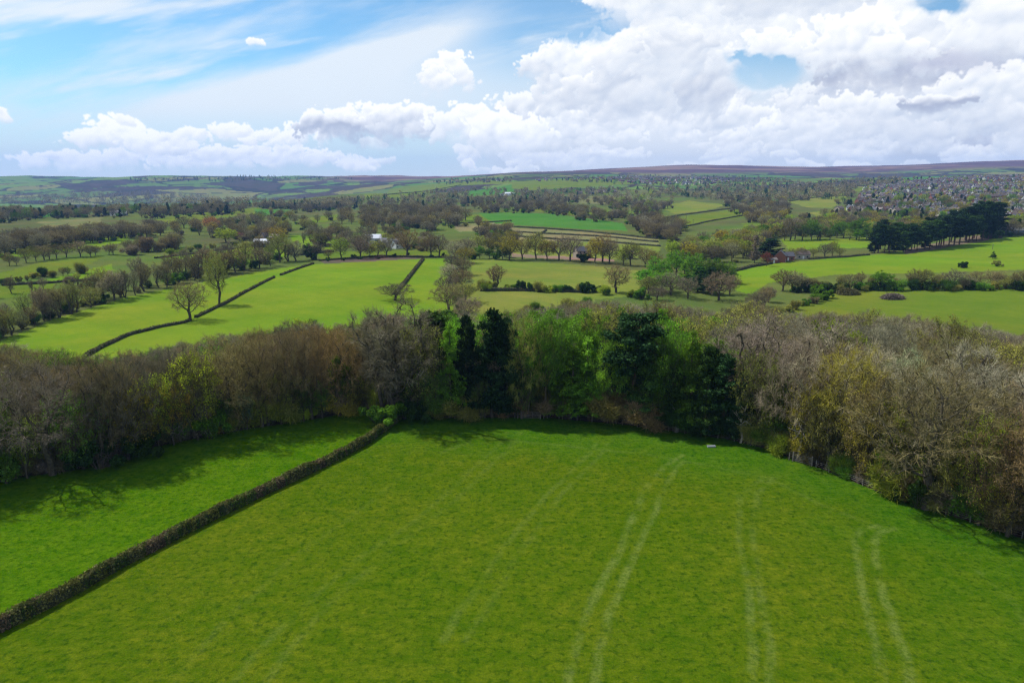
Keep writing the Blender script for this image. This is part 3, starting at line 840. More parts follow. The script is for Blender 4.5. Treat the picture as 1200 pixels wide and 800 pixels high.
class Acc:
    def __init__(s): s.v = []; s.f = []; s.m = []; s.o = 0
    def add(s, VF, m=0):
        V, F = VF; s.v.append(V); s.f.append(F + s.o); s.m.append(m); s.o += len(V)
    def mesh(s, name, mats):
        me = new_mesh(name, np.vstack(s.v), s.f, s.m)
        for m in mats: me.materials.append(m)
        return me

H0 = 16.0
def broadleaf(seed, shape, twigs=11000, tw=.018, tlen=.75, leaf=0, lsize=.12, stems=1, r_base=.36, crown_mats=None, split=.055, bark=None, nattr=620, lean=(0, 0), clump=0):
    rs = np.random.RandomState(seed + 500)
    nodes, par, rad, ch = colonize(seed, H0, shape, n=nattr, stems=stems, lean=lean)
    rad = rad / rad.max() * r_base; rad = np.maximum(rad, .012)
    i = np.where(par >= 0)[0]; p = par[i]
    r1 = rad[i]; r0 = np.minimum(rad[p], r1 * 1.5)
    big = r1 > split
    T = Acc(); T.add(prisms(nodes[p[big]], nodes[i[big]], r0[big], r1[big], 7))
    Cn = Acc()
    k = ~big
    Cn.add(prisms(nodes[p[k]], nodes[i[k]], np.minimum(r0[k], split), r1[k], 3), 0 if leaf else 1)
    thin = i[rad[i] < .06]
    c = nodes[thin]; dirs = nrm(c - nodes[par[thin]])
    ctr = np.array([0, 0, H0 * .5])
    sel = rs.randint(0, len(thin), twigs)
    outw = nrm(c[sel] - ctr)
    D = nrm(dirs[sel] * .7 + outw * .45 + rs.normal(size=(twigs, 3)) * .55 + np.array([0, 0, .15]))
    # two generations of twigs
    h = twigs // 3
    P1 = c[sel[:h]] + rs.normal(size=(h, 3)) * .12
    L1 = tlen * (.7 + .9 * rs.rand(h, 1))
    Cn.add(strips(rs, P1, D[:h], L1 * 1.25, tw * 1.25), 0)
    j = rs.randint(0, h, twigs - h)
    t = rs.rand(twigs - h, 1)
    P2 = P1[j] + D[j] * L1[j] * (.2 + .8 * t)
    D2 = nrm(D[j] + rs.normal(size=(twigs - h, 3)) * .6)
    Cn.add(strips(rs, P2, D2, tlen * (.35 + .6 * rs.rand(twigs - h, 1)), tw), 0)
    if leaf:
        if clump:
            cc = rs.randint(0, twigs - h, clump); base = P2[cc]
            q = rs.randint(0, clump, leaf); LC = base[q] + rs.normal(size=(leaf, 3)) * np.array([.55, .55, .38])
        else:
            q = rs.randint(0, twigs - h, leaf); LC = P2[q] + D2[q] * (tlen * rs.rand(leaf, 1)) + rs.normal(size=(leaf, 3)) * .12
        Cn.add(leaves(rs, LC, lsize, .5), 1)
    tm = T.mesh('trunk', [bark or M_BARK]); cm = Cn.mesh('crown', crown_mats or [M_TWIG, M_BARK])
    return tm, cm

def conifer(seed, kind, n=15000):
    rs = np.random.RandomState(seed)
    T = Acc(); Cn = Acc()
    zt = np.linspace(0, H0 * .97, 18); pts = np.c_[np.cumsum(rs.normal(size=18) * .06), np.cumsum(rs.normal(size=18) * .06), zt]
    rr = .26 * (1 - zt / H0) + .03
    T.add(prisms(pts[:-1], pts[1:], rr[:-1], rr[1:], 7))
    b0, b1, L = [], [], []
    if kind == 'pine': zs = np.sort(rs.uniform(.30, .99, 54)); prof = lambda t: 3.7 * np.sin(np.clip((t - .24) / .76, 0, 1) ** .7 * pi * .93) ** .6 + .3
    elif kind == 'larch': zs = np.sort(rs.uniform(.10, .99, 95)); prof = lambda t: 3.9 * (1 - t) ** .75 + .25
    else: zs = np.sort(rs.uniform(.06, .98, 90)); prof = lambda t: 3.3 * (1 - t ** 2.6) ** .7 + .2
    LC = []
    for z in zs:
        a = rs.rand() * 6.283; ln = prof(z) * rs.uniform(.55, 1.15)
        up = {'pine': .25, 'larch': .05, 'ever': .45}[kind]
        base = np.array([np.interp(z * H0, zt, pts[:, 0]), np.interp(z * H0, zt, pts[:, 1]), z * H0])
        d = nrm(np.array([cos(a), sin(a), up + rs.normal() * .15]))
        tip = base + d * ln
        b0.append(base); b1.append(tip); L.append(ln)
        m = max(6, int(n / len(zs) * ln / 2.3))
        t = rs.rand(m, 1) ** .6
        w = {'pine': .50, 'larch': .34, 'ever': .42}[kind]
        off = rs.normal(size=(m, 3)) * np.array([w, w, w * .55]) * (1.15 - .5 * t)
        q = base + (tip - base) * (.25 + .78 * t) + off
        if kind == 'larch': q[:, 2] -= (t[:, 0] ** 2) * .5
        LC.append(q)
    b0 = np.array(b0); b1 = np.array(b1)
    Cn.add(prisms(b0, b1, np.full(len(b0), .06), np.full(len(b0), .02), 3), 1)
    LC = np.vstack(LC)
    Cn.add(leaves(rs, LC, .17 if kind != 'larch' else .14, .9), 0)
    return T.mesh('trunk', [M_BARKRED if kind == 'pine' else M_BARK]), Cn.mesh('crown', [M_NEEDLE if kind != 'larch' else M_LEAF, M_BARK])

def shrub(seed, n=6000, dense=False, H=4.0):
    rs = np.random.RandomState(seed)
    T = Acc(); Cn = Acc()
    m = 26
    a = rs.rand(m) * 6.283; tp = np.c_[np.cos(a), np.sin(a), np.zeros(m)] * rs.uniform(.3, 1.9, (m, 1)); tp[:, 2] = rs.uniform(1.6, H * .85, m)
    b = np.c_[np.cos(a), np.sin(a), np.zeros(m)] * .25
    T.add(prisms(b, tp, np.full(m, .07), np.full(m, .02), 4))
    nb = 26 if dense else 11
    c = np.c_[rs.normal(size=(nb, 2)) * .95, rs.uniform(.8, H * .72, nb)]; rd = rs.uniform(.6, 1.15, nb) * (.8 if dense else 1)
    q = rs.randint(0, nb, n); d = nrm(rs.normal(size=(n, 3)))
    P = c[q] + d * (rd[q] * rs.rand(n) ** .4)[:, None]; P[:, 2] = np.abs(P[:, 2]) + .05
    h = n if dense else n // 2
    Cn.add(leaves(rs, P[:h], .11, .3), 0)
    if not dense: Cn.add(strips(rs, P[h:], nrm(d[h:] * .5 + rs.normal(size=(n - h, 3)) * .7 + np.array([0, 0, .55])), .8 + rs.rand(n - h, 1) * .5, .022), 1)
    return T.mesh('trunk', [M_BARK]), Cn.mesh('crown', [M_LEAF, M_TWIG])

PROTO = {}
def P_(k, *tc): PROTO.setdefault(k, []).append(tc)
for s in range(5): P_('oak', *broadleaf(100 + s, 'oak', twigs=17000, nattr=760, tw=.016, tlen=.72, r_base=.42))
for s in range(3): P_('ash', *broadleaf(120 + s, 'ash', twigs=12000, tw=.016, tlen=.8, stems=1 + s, r_base=.30))
for s in range(2): P_('tall', *broadleaf(125 + s, 'tall', twigs=9000, tw=.016, tlen=.7, r_base=.25))
for s in range(3): P_('bud', *broadleaf(130 + s, ('oak', 'ash', 'oak')[s], twigs=8000, leaf=13000, lsize=.10, crown_mats=[M_BARK, M_LEAF], r_base=.34))
for s in range(3): P_('leafy', *broadleaf(140 + s, ('oak', 'tall', 'oak')[s], twigs=6000, leaf=21000, lsize=.13, crown_mats=[M_BARK, M_LEAF], clump=420, r_base=.34))
for s in range(2): P_('larch', *conifer(150 + s, 'larch', 15000))
for s in range(3): P_('pine', *conifer(160 + s, 'pine', 15000))
for s in range(2): P_('ever', *conifer(170 + s, 'ever', 20000))
for s in range(3): P_('shrub', *shrub(180 + s, 6500))
for s in range(2): P_('bush', *shrub(190 + s, 12000, True))
# middle distance versions: fewer, stouter twigs
for s in range(4): P_('oak_m', *broadleaf(200 + s, 'oak', twigs=9500, tw=.028, tlen=.8, nattr=620, r_base=.5, split=.06))
for s in range(2): P_('ash_m', *broadleaf(210 + s, 'ash', twigs=6500, tw=.028, tlen=.8, nattr=520, stems=1 + s % 2, r_base=.36))
for s in range(2): P_('bud_m', *broadleaf(220 + s, 'oak', twigs=5000, tw=.028, leaf=7500, lsize=.13, nattr=560, crown_mats=[M_BARK, M_LEAF], r_base=.42))
for s in range(2): P_('leafy_m', *broadleaf(230 + s, 'oak', twigs=2500, tw=.03, leaf=10000, lsize=.2, nattr=420, crown_mats=[M_BARK, M_LEAF], clump=300, r_base=.42))

# ------------------------------------------------------------------ tree specs
PAL = {
 'brown': ((.225, .178, .085), 'brown'), 'purple': ((.205, .170, .118), 'grey-purple'), 'grey': ((.27, .24, .155), 'pale grey'),
 'orange': ((.225, .165, .070), 'orange-brown'), 'olive': ((.27, .265, .070), 'olive'), 'gold': ((.32, .27, .04), 'golden olive'),
 'yg': ((.27, .335, .036), 'yellow-green'), 'green': ((.125, .235, .026), 'green'), 'bright': ((.115, .225, .020), 'bright green'),
 'dkgreen': ((.045, .088, .018), 'dark green'), 'pine': ((.028, .055, .020), 'dark'), 'pink': ((.45, .22, .22), 'pink-blossomed'),
 'red': ((.18, .04, .03), 'dark red'), 'rust': ((.42, .18, .10), 'rust-red'), 'silver': ((.3, .36, .28), 'silver-green'),
}
KIND = {
 'oak': ('bare_tree', 'bare broad-crowned tree'), 'ash': ('bare_tree', 'bare upright tree'), 'tall': ('bare_tree', 'bare slender tree'),
 'bud': ('budding_tree', 'budding tree'), 'leafy': ('leafy_tree', 'leafy tree'), 'larch': ('larch_tree', 'larch tree'), 'pine': ('pine_tree', 'pine tree'),
 'ever': ('evergreen_tree', 'evergreen tree'), 'shrub': ('hawthorn_shrub', 'twiggy shrub'), 'bush': ('bush', 'leafy bush'),
}
SPECS = []
def add_tree(kind, x, y, z, H, wx, colr, group, where, u=None, special=None, label=None):
    r_ = sqrt(x * x + y * y)
    SPECS.append(dict(kind=kind, x=x, y=y, z=z, H=H, wx=wx, col=colr, group=group, where=where, r=r_, u=u if u is not None else float(to_px(x, y, z)[0]), label=label))
def height_for(x, y, z, u, vt):
    X, Y, Z = px_dir(u, vt); slope = Z / sqrt(X * X + Y * Y)
    return CAMZ + sqrt(x * x + y * y) * slope - z
def tpx(kind, u, vb, vt, colr, wpx=None, group=None, where=None, label=None, wx=None):
    x, y, z = hit(u, vb)
    H = height_for(x, y, z, u, vt)
    if wx is None:
        if wpx is None: wx = 1.0
        else:
            f = y * cos(PITCH) - (z - CAMZ) * sin(PITCH)
            w = wpx * f / FPX
            base = {'oak': .86, 'ash': .52, 'tall': .44, 'bud': .8, 'leafy': .8, 'larch': .46, 'pine': .46, 'ever': .42, 'shrub': 1.15, 'bush': 1.15}[kind]
            wx = w / (H * base)
    add_tree(kind, x, y, z, H, wx, colr, group, where, u, label=label)

WG1 = 'trees along the wood edge west of the trimmed hedge'
WG2 = 'trees along the wood edge beyond the near pasture'
w1 = 'at the wood edge, counting from the hedge end'
w2 = 'at the wood edge, counting from the hedge'
# --- front row, west of the hedge  (u, v base, v top, colour, width)
for k, u, vb, vt, c, w in [
 ('oak', -62, 582, 430, 'brown', 110), ('ash', -30, 572, 440, 'purple', 70), ('bud', 8, 566, 470, 'green', 56), ('oak', 62, 556, 416, 'purple', 132),
 ('bud', 32, 560, 478, 'yg', 48), ('bush', 4, 563, 512, 'green', 44), ('bud', 98, 549, 448, 'green', 66), ('ash', 128, 545, 412, 'brown', 60), ('bush', 118, 548, 505, 'dkgreen', 60),
 ('oak', 150, 538, 406, 'purple', 88), ('bud', 160, 534, 440, 'gold', 58), ('bud', 186, 526, 430, 'yg', 50), ('bud', 204, 521, 440, 'gold', 44), ('oak', 212, 515, 402, 'purple', 76),
 ('bud', 232, 515, 402, 'yg', 54), ('bush', 168, 534, 498, 'dkgreen', 40), ('bush', 247, 513, 476, 'green', 40), ('oak', 276, 504, 384, 'orange', 92), ('bud', 262, 508, 462, 'green', 34),
 ('oak', 308, 500, 380, 'brown', 70), ('bud', 290, 503, 455, 'silver', 30), ('bud', 330, 497, 430, 'olive', 44), ('oak', 344, 495, 381, 'brown', 64), ('oak', 366, 491, 380, 'brown', 60),
 ('bud', 356, 494, 440, 'green', 38), ('leafy', 400, 486, 414, 'green', 42), ('oak', 398, 487, 379, 'orange', 70), ('bud', 378, 490, 448, 'green', 34), ('oak', 428, 480, 376, 'brown', 58), ('bud', 420, 482, 440, 'olive', 36),
]: tpx(k, u, vb, vt, c, w, WG1, w1)
tpx('bush', 446, 498, 467, 'green', 46, 'bushes at the hedge end', None, 'domed green bush where the trimmed hedge meets the wood')
tpx('ash', 470, 490, 352, 'purple', 96, WG2, None, 'tall grey-purple bare tree standing over the hedge end')
tpx('ash', 452, 488, 362, 'purple', 60, WG2, None, 'slimmer grey-purple bare tree just behind the domed bush')
for k, u, vb, vt, c, w in [
 ('bud', 496, 489, 372, 'olive', 50), ('bush', 488, 490, 462, 'dkgreen', 40), ('bud', 510, 490, 428, 'green', 36), ('larch', 527, 489, 376, 'bright', 42), ('ever', 546, 488, 368, 'pine', 34),
 ('ever', 577, 489, 361, 'pine', 52), ('ever', 595, 489, 372, 'pine', 40), ('bud', 563, 490, 440, 'green', 28), ('oak', 618, 489, 362, 'olive', 60), ('bud', 612, 490, 430, 'green', 34), ('leafy', 640, 489, 358, 'green', 50),
 ('larch', 668, 491, 402, 'bright', 62), ('larch', 690, 491, 392, 'green', 56), ('leafy', 655, 490, 440, 'green', 34), ('pine', 741, 496, 370, 'pine', 74), ('leafy', 716, 494, 384, 'green', 40), ('bud', 722, 496, 455, 'brown', 44),
 ('ever', 760, 498, 398, 'dkgreen', 48), ('leafy', 781, 501, 388, 'green', 50), ('larch', 808, 506, 384, 'green', 50), ('ever', 790, 505, 430, 'dkgreen', 40), ('ever', 846, 512, 414, 'pine', 52), ('ever', 826, 510, 404, 'dkgreen', 40), ('ever', 866, 516, 436, 'pine', 34),
 ('bud', 884, 521, 398, 'olive', 56), ('bud', 905, 527, 430, 'yg', 52), ('oak', 928, 535, 393, 'grey', 80), ('bud', 944, 541, 440, 'gold', 52), ('bud', 968, 550, 452, 'olive', 50), ('oak', 985, 548, 391, 'gold', 96),
 ('oak', 1084, 596, 412, 'brown', 168), ('bud', 1018, 571, 455, 'gold', 62), ('bud', 1040, 580, 470, 'yg', 56), ('bud', 1006, 566, 440, 'brown', 70), ('bush', 1075, 594, 548, 'dkgreen', 40), ('bud', 1120, 605, 488, 'olive', 60), ('bud', 1146, 615, 470, 'yg', 62),
 ('bud', 1180, 628, 478, 'orange', 92), ('oak', 1215, 640, 470, 'orange', 110), ('bud', 1166, 622, 540, 'gold', 50), ('oak', 1270, 660, 480, 'brown', 130), ('bud', 1240, 650, 540, 'green', 70),
]: tpx(k, u, vb, vt, c, w, WG2, w2)
# low scrub and brambles filling the foot of the wood edge
def along(px, n, jit=0.0):
    P = np.array(px, float); seg = np.hypot(*(P[1:] - P[:-1]).T); cs = np.r_[0, np.cumsum(seg)]
    t = (np.arange(n) + .5) / n * cs[-1]; t = t + RS.uniform(-.5, .5, n) * cs[-1] / n * jit
    return np.c_[np.interp(t, cs, P[:, 0]), np.interp(t, cs, P[:, 1])]
fe = [(p[0], p[1]) for p in EDGE_W]
for i, (x, y) in enumerate(along(fe, 230, .9)):
    r_ = sqrt(x * x + y * y); b = RS.uniform(.4, 4.5); x += x / r_ * b; y += y / r_ * b
    u_ = float(to_px(x, y, 0)[0])
    if -80 < u_ < 1280:
        dark = 470 < u_ < 880
        c = RS.choice(['dkgreen', 'brown', 'green', 'olive'] if dark else ['olive', 'yg', 'brown', 'purple', 'green', 'gold'])
        add_tree('shrub', x, y, float(ground(x, y)), RS.uniform(1.4, 5.6), RS.uniform(.9, 1.35), c, 'shrubs along the foot of the wood edge', None, label='low twiggy shrub at the foot of the wood edge')
for i, (x, y) in enumerate(along(fe, 92, .9)):
    r_ = sqrt(x * x + y * y); b = RS.uniform(2, 9); x += x / r_ * b; y += y / r_ * b
    u_ = float(to_px(x, y, 0)[0])
    if -60 < u_ < 1260 and not 540 < u_ < 600:
        c = RS.choice(['green', 'olive', 'dkgreen', 'green'] if 470 < u_ < 880 else ['yg', 'green', 'gold', 'yg', 'olive', 'green'])
        add_tree('bud' if RS.rand() < .75 else 'leafy', x, y, float(ground(x, y)), RS.uniform(5, 9.5), RS.uniform(.9, 1.25), c, 'young trees of the wood edge', 'of the wood edge understorey, from its west end')
# --- the mass of the wood behind, kept under the crown line of the photograph
TOP = np.array([(-200, 430), (-60, 415), (0, 399), (57, 402), (82, 413), (100, 412), (137, 407), (175, 403), (225, 396), (262, 389), (300, 381), (330, 380), (350, 362), (375, 374), (420, 378), (435, 371), (450, 354), (485, 368), (500, 362), (517, 357), (562, 366), (587, 363), (612, 357), (650, 354), (680, 346), (712, 345), (750, 351), (790, 351), (825, 358), (850, 361), (870, 347), (887, 343), (922, 362), (956, 360), (1012, 361), (1050, 362), (1106, 370), (1162, 381), (1200, 389), (1400, 415)], float)
wpoly = [(p[0], p[1]) for p in EDGE_W] + [(p[0], p[1]) for p in WB[::-1]]
WPA = np.array(wpoly); xs0, ys0 = WPA.min(0); xs1, ys1 = WPA.max(0)
pts = []
tries = 0
while tries < 60000:
    tries += 1
    x = RS.uniform(xs0, xs1); y = RS.uniform(ys0, ys1)
    if not inpoly(np.array([x]), np.array([y]), wpoly)[0]: continue
    u_ = float(to_px(x, y, -5)[0])
    if not -60 < u_ < 1270: continue
    if seg_dist(np.array([x]), np.array([y]), fe)[0] < 4: continue
    dmin = 6.0 if y < 160 else 7.2
    if pts and np.min(np.hypot(np.array(pts)[:, 0] - x, np.array(pts)[:, 1] - y)) < dmin: continue
    pts.append((x, y))
ntree = 0
for x, y in pts:
    z = float(ground(x, y)); u_ = float(to_px(x, y, z + 8)[0])
    vt = np.interp(u_, TOP[:, 0], TOP[:, 1]) + 1 + abs(RS.normal()) * (3 if RS.rand() < .35 else 13)
    Hm = height_for(x, y, z, u_, vt)
    H = min(Hm, RS.uniform(12.5, 19.5))
    if H < 5.5: continue
    q = RS.rand()
    if u_ < 440:
        k, c = ('oak', 'purple') if q < .30 else ('oak', 'brown') if q < .55 else ('bud', 'yg') if q < .68 else ('bud', 'green') if q < .78 else ('ash', 'grey') if q < .93 else ('oak', 'orange')
        gname = 'wood crowns west of the hedge end'; phrase = 'among the wood crowns west of the hedge end'
    elif u_ < 880 and y < 165:
        k, c = ('leafy', 'green') if q < .30 else ('larch', 'bright') if q < .42 else ('ever', 'dkgreen') if q < .52 else ('oak', 'purple') if q < .72 else ('bud', 'olive') if q < .9 else ('leafy', 'bright')
        gname = 'green middle of the wood'; phrase = 'in the green middle of the wood'
    else:
        k, c = ('oak', 'grey') if q < .34 else ('oak', 'purple') if q < .60 else ('oak', 'brown') if q < .76 else ('ash', 'grey') if q < .85 else ('bud', 'olive') if q < .93 else ('oak', 'orange') if q < .97 else ('bud', 'yg')
        gname = 'bare crowns of the wood behind the near pasture'; phrase = 'among the bare crowns behind the near pasture'
    wx = 1.0 if k in ('oak', 'bud', 'leafy') else 1.25
    wx *= 1 + max(0, (13 - H)) * .05
    add_tree(k, x, y, z, H, wx * RS.uniform(.9, 1.12), c, gname + ' ' + PAL[c][1], None, label=f'{PAL[c][1]} {KIND[k][1]} {phrase}')
    ntree += 1
print('wood trees', ntree)

# --- single trees of the middle distance
for k, u, vb, vt, c, w, lab in [
 ('oak', 223, 375, 324, 'brown', 44, 'lone bare tree beside the low field hedge, nearer of the pair'),
 ('ash', 257, 357, 292, 'olive', 30, 'taller bare tree beside the low field hedge, farther of the pair'),
 ('oak', 463, 352, 330, 'brown', 42, 'spreading bare tree at the near end of the field hedge'),
 ('ash', 581, 338, 309, 'brown', 22, 'small bare tree standing in the shrubby hedge of the yellow field'),
 ('ash', 722, 343, 308, 'brown', 34, 'thin bare tree at the east end of the shrubby hedge'),
 ('oak', 326, 287, 264, 'gold', 22, 'domed golden-green tree beside the farmhouse'),
 ('leafy', 265, 284, 267, 'yg', 24, 'domed pale green tree at the field corner'),
 ('bud', 248, 272, 253, 'rust', 20, 'rust-red tree among the purple crowns'),
 ('bud', 281, 282, 271, 'pink', 12, 'small pink-blossomed tree beside the domed pale tree'),
 ('bud', 898, 312, 293, 'red', 11, 'small dark red tree beside the red brick house'),
 ('ever', 903, 306, 279, 'pine', 32, 'broad dark evergreen behind the red brick house'),
 ('ever', 884, 308, 275, 'purple', 11, 'narrow columnar tree near the red brick house'),
 ('larch', 1163, 303, 294, 'dkgreen', 8, 'small conical tree alone in the eastern field, the sharper of two'),
 ('bush', 1168, 312, 303, 'olive', 10, 'round bush in the eastern field below the conical tree'),
 ('bush', 1129, 314, 305, 'dkgreen', 10, 'small dark bush alone in the eastern field'),
 ('oak', 917, 341, 313, 'brown', 28, 'domed bare tree at the west end of the long hedgerow'),
 ('leafy', 1032, 340, 317, 'green', 22, 'green leafy tree standing proud of the long hedgerow'),
 ('oak', 842, 352, 315, 'purple', 40, 'big round grey-purple bare tree at the corner of the green copse'),
 ('oak', 786, 346, 318, 'grey', 34, 'pale grey bare tree in front of the green copse'),
 ('ever', 832, 345, 312, 'pine', 24, 'dark evergreen at the heart of the green copse'),
]: tpx(k, u, vb, vt, c, w, 'single trees of the farmland', None, lab)
# --- green copse
for u, vb, vt, c, k in [(757, 338, 314, 'green', 'leafy'), (770, 330, 300, 'green', 'leafy'), (792, 326, 292, 'bright', 'leafy'), (812, 330, 296, 'green', 'leafy'), (834, 332, 302, 'bright', 'leafy'), (850, 332, 306, 'green', 'leafy'), (800, 338, 306, 'green', 'larch'), (760, 345, 322, 'olive', 'bud'), (775, 342, 316, 'green', 'leafy'), (818, 342, 312, 'dkgreen', 'ever'), (752, 350, 334, 'green', 'bush'), (740, 348, 338, 'yg', 'bush'), (855, 345, 320, 'brown', 'oak'), (806, 350, 322, 'purple', 'oak'), (770, 352, 334, 'purple', 'oak')]:
    tpx(k, u, vb, vt, c, None if k == 'bush' else 26, 'trees of the green copse', 'in the green copse, counting from its west end')

ROWS = 0
def row(px, n, hpx, kinds, cols, group, where, jit=1.1, vj=1.6, wx=None):
    for i, (u, v) in enumerate(along(px, n, jit)):
        k = kinds[RS.randint(len(kinds))]; c = cols[RS.randint(len(cols))]
        if k in ('leafy', 'bush') and c in ('brown', 'purple', 'grey', 'orange'): c = 'green' if RS.rand() < .5 else 'olive'
        if k in ('pine', 'ever'): c = 'pine' if RS.rand() < .6 else 'dkgreen'
        h = RS.uniform(hpx[0] * .82, hpx[1] * 1.06)
        v2 = v + RS.uniform(-vj, vj)
        tpx(k, u, v2, v2 - h, c, None, group, where, wx=(wx or 1.0) * RS.uniform(.85, 1.25))
BR = ['brown', 'purple', 'brown', 'purple', 'grey', 'olive']
# belt of trees along the north-west side of the big field, three deep
bl = [(-60, 418), (0, 396), (50, 377), (100, 361), (150, 347), (220, 330), (262, 321), (300, 315), (335, 306)]
g = 'tree belt along the big bright field'
row(bl, 34, (30, 40), ['oak', 'ash', 'tall', 'ash', 'bud'], BR, g, 'in the belt by the big bright field, from its near end')
row([(u, v - 7) for u, v in bl], 24, (28, 38), ['oak', 'ash', 'tall'], BR, g + ', second rank', 'in the second rank of that belt, from its near end')
row([(u, v - 2) for u, v in bl], 26, (9, 15), ['shrub', 'bush', 'shrub'], ['dkgreen', 'brown', 'green', 'olive'], 'shrubs under the tree belt', 'under the belt by the big bright field, from its near end')
row([(-20, 352), (20, 343), (60, 338), (100, 334)], 7, (14, 22), ['oak', 'shrub', 'ash'], BR, 'scrub trees behind the belt', 'behind the belt, from the west')
row([(0, 336), (40, 327), (105, 318)], 12, (8, 13), ['shrub', 'bush', 'oak'], ['olive', 'brown', 'dkgreen'], 'bushy hedgerow between the small western fields', 'in the bushy western hedgerow, from the west')
row([(0, 313), (50, 305), (110, 301), (150, 294)], 14, (14, 20), ['oak', 'oak', 'bud'], BR, 'hedgerow trees of the small western fields', 'in the western hedgerow, from the west')
row([(150, 300), (180, 294), (215, 290)], 12, (14, 20), ['oak', 'oak', 'shrub'], ['purple', 'brown'], 'dark clump between the western fields', 'in the dark western clump, from the west')
row([(200, 300), (240, 292), (300, 287)], 9, (6, 9), ['bush', 'shrub'], ['dkgreen', 'olive', 'yg'], 'bushes behind the second bright field', 'behind the second bright field, from the west')
# singles along the lane behind the big field
for u, vb, h, c, k in [(338, 306, 23, 'grey', 'ash'), (347, 306, 25, 'grey', 'ash'), (367, 304, 22, 'pine', 'bush'), (371, 304, 22, 'purple', 'oak'), (385, 304, 14, 'brown', 'oak'), (400, 303, 26, 'yg', 'bud'), (423, 303, 27, 'purple', 'oak'), (433, 302, 18, 'olive', 'bud'), (443, 301, 22, 'olive', 'bud'), (453, 301, 24, 'purple', 'oak'), (477, 300, 35, 'orange', 'oak'), (505, 301, 26, 'brown', 'oak'), (515, 301, 29, 'purple', 'oak')]:
    tpx(k, u, vb, vb - h, c, h * .85, 'round trees along the lane behind the big field', 'in the lane row behind the big field, from the west')
row([(372, 305), (430, 303), (480, 300), (520, 301)], 12, (3, 5), ['bush'], ['dkgreen'], 'low bushes of the lane hedge', 'under the lane row, from the west')
# hedge of old trees running towards the camera
for u, vb, h, c, k in [(549, 376, 30, 'grey', 'oak'), (526, 366, 36, 'brown', 'oak'), (545, 354, 26, 'olive', 'bud'), (524, 347, 27, 'purple', 'oak'), (541, 338, 25, 'orange', 'oak'), (527, 330, 22, 'grey', 'ash'), (543, 322, 22, 'brown', 'oak'), (530, 315, 20, 'purple', 'oak'), (545, 308, 20, 'gold', 'bud'), (533, 303, 22, 'grey', 'oak'), (546, 298, 20, 'purple', 'oak')]:
    tpx(k, u, vb, vb - h, c, h * 1.15, 'trees of the hedge running towards the wood', 'in the tree hedge that runs to the wood, from the near end')
row([(540, 372), (533, 345), (537, 320), (538, 303)], 10, (5, 9), ['bush', 'shrub'], ['dkgreen', 'olive', 'green'], 'bushes of the hedge running towards the wood', 'under the tree hedge that runs to the wood, from the near end')
row([(552, 303), (600, 303)], 6, (12, 18), ['bush', 'leafy'], ['green', 'dkgreen'], 'bushes behind the yellow field', 'behind the yellow field, from the west')
row([(556, 296), (600, 294)], 4, (16, 24), ['oak', 'bud'], ['orange', 'gold', 'olive'], 'trees behind those bushes', 'behind the yellow field, from the west')
for u, vb, h, c, k in [(597, 305, 32, 'gold', 'bud'), (612, 304, 28, 'brown', 'oak'), (628, 304, 34, 'olive', 'bud'), (641, 305, 26, 'gold', 'bud'), (655, 305, 30, 'purple', 'oak'), (668, 306, 34, 'grey', 'oak'), (683, 307, 13, 'dkgreen', 'bush'), (697, 308, 30, 'gold', 'bud'), (706, 307, 36, 'orange', 'oak'), (714, 309, 30, 'grey', 'oak'), (730, 311, 22, 'yg', 'bud'), (739, 311, 30, 'olive', 'bud'), (756, 313, 26, 'brown', 'oak'), (765, 316, 24, 'olive', 'bud')]:
    tpx(k, u, vb, vb - h, c, None, 'hedgerow trees behind the yellow field', 'in the hedgerow behind the yellow field, from the west')
row([(556, 340), (600, 340), (650, 341), (692, 343), (720, 346)], 17, (8, 14), ['bush', 'bush', 'shrub'], ['green', 'dkgreen', 'olive', 'yg'], 'shrubby hedge in front of the yellow field', 'in the shrubby hedge of the yellow field, from the west')
row([(600, 372), (650, 362), (700, 358)], 6, (8, 14), ['shrub', 'bush'], ['olive', 'green'], 'bushes behind the wood', 'behind the wood, from the west')
# long hedgerow between the two eastern fields
lr = [(925, 343), (975, 341), (1010, 339), (1080, 339), (1140, 338), (1215, 337)]
row(lr, 24, (17, 26), ['oak', 'bud', 'oak', 'ash', 'bud'], ['brown', 'olive', 'grey', 'brown', 'yg'], 'trees of the long eastern hedgerow', 'in the long eastern hedgerow, from its west end')
row([(u, v + 1) for u, v in lr], 34, (9, 15), ['bush', 'shrub', 'bush'], ['dkgreen', 'green', 'olive', 'dkgreen'], 'bushes of the long eastern hedgerow', 'under the long eastern hedgerow, from its west end')
row([(905, 372), (930, 362), (965, 352), (972, 345)], 10, (9, 13), ['bush', 'shrub'], ['green', 'olive', 'brown'], 'bushy hedge west of the eastern field', 'in the bushy hedge west of the eastern field, from the near end')
row([(880, 372), (890, 362), (905, 352)], 6, (22, 30), ['oak'], ['purple', 'brown'], 'bare trees at the bend of the bushy hedge', 'at the bend of the bushy hedge, from the near end')
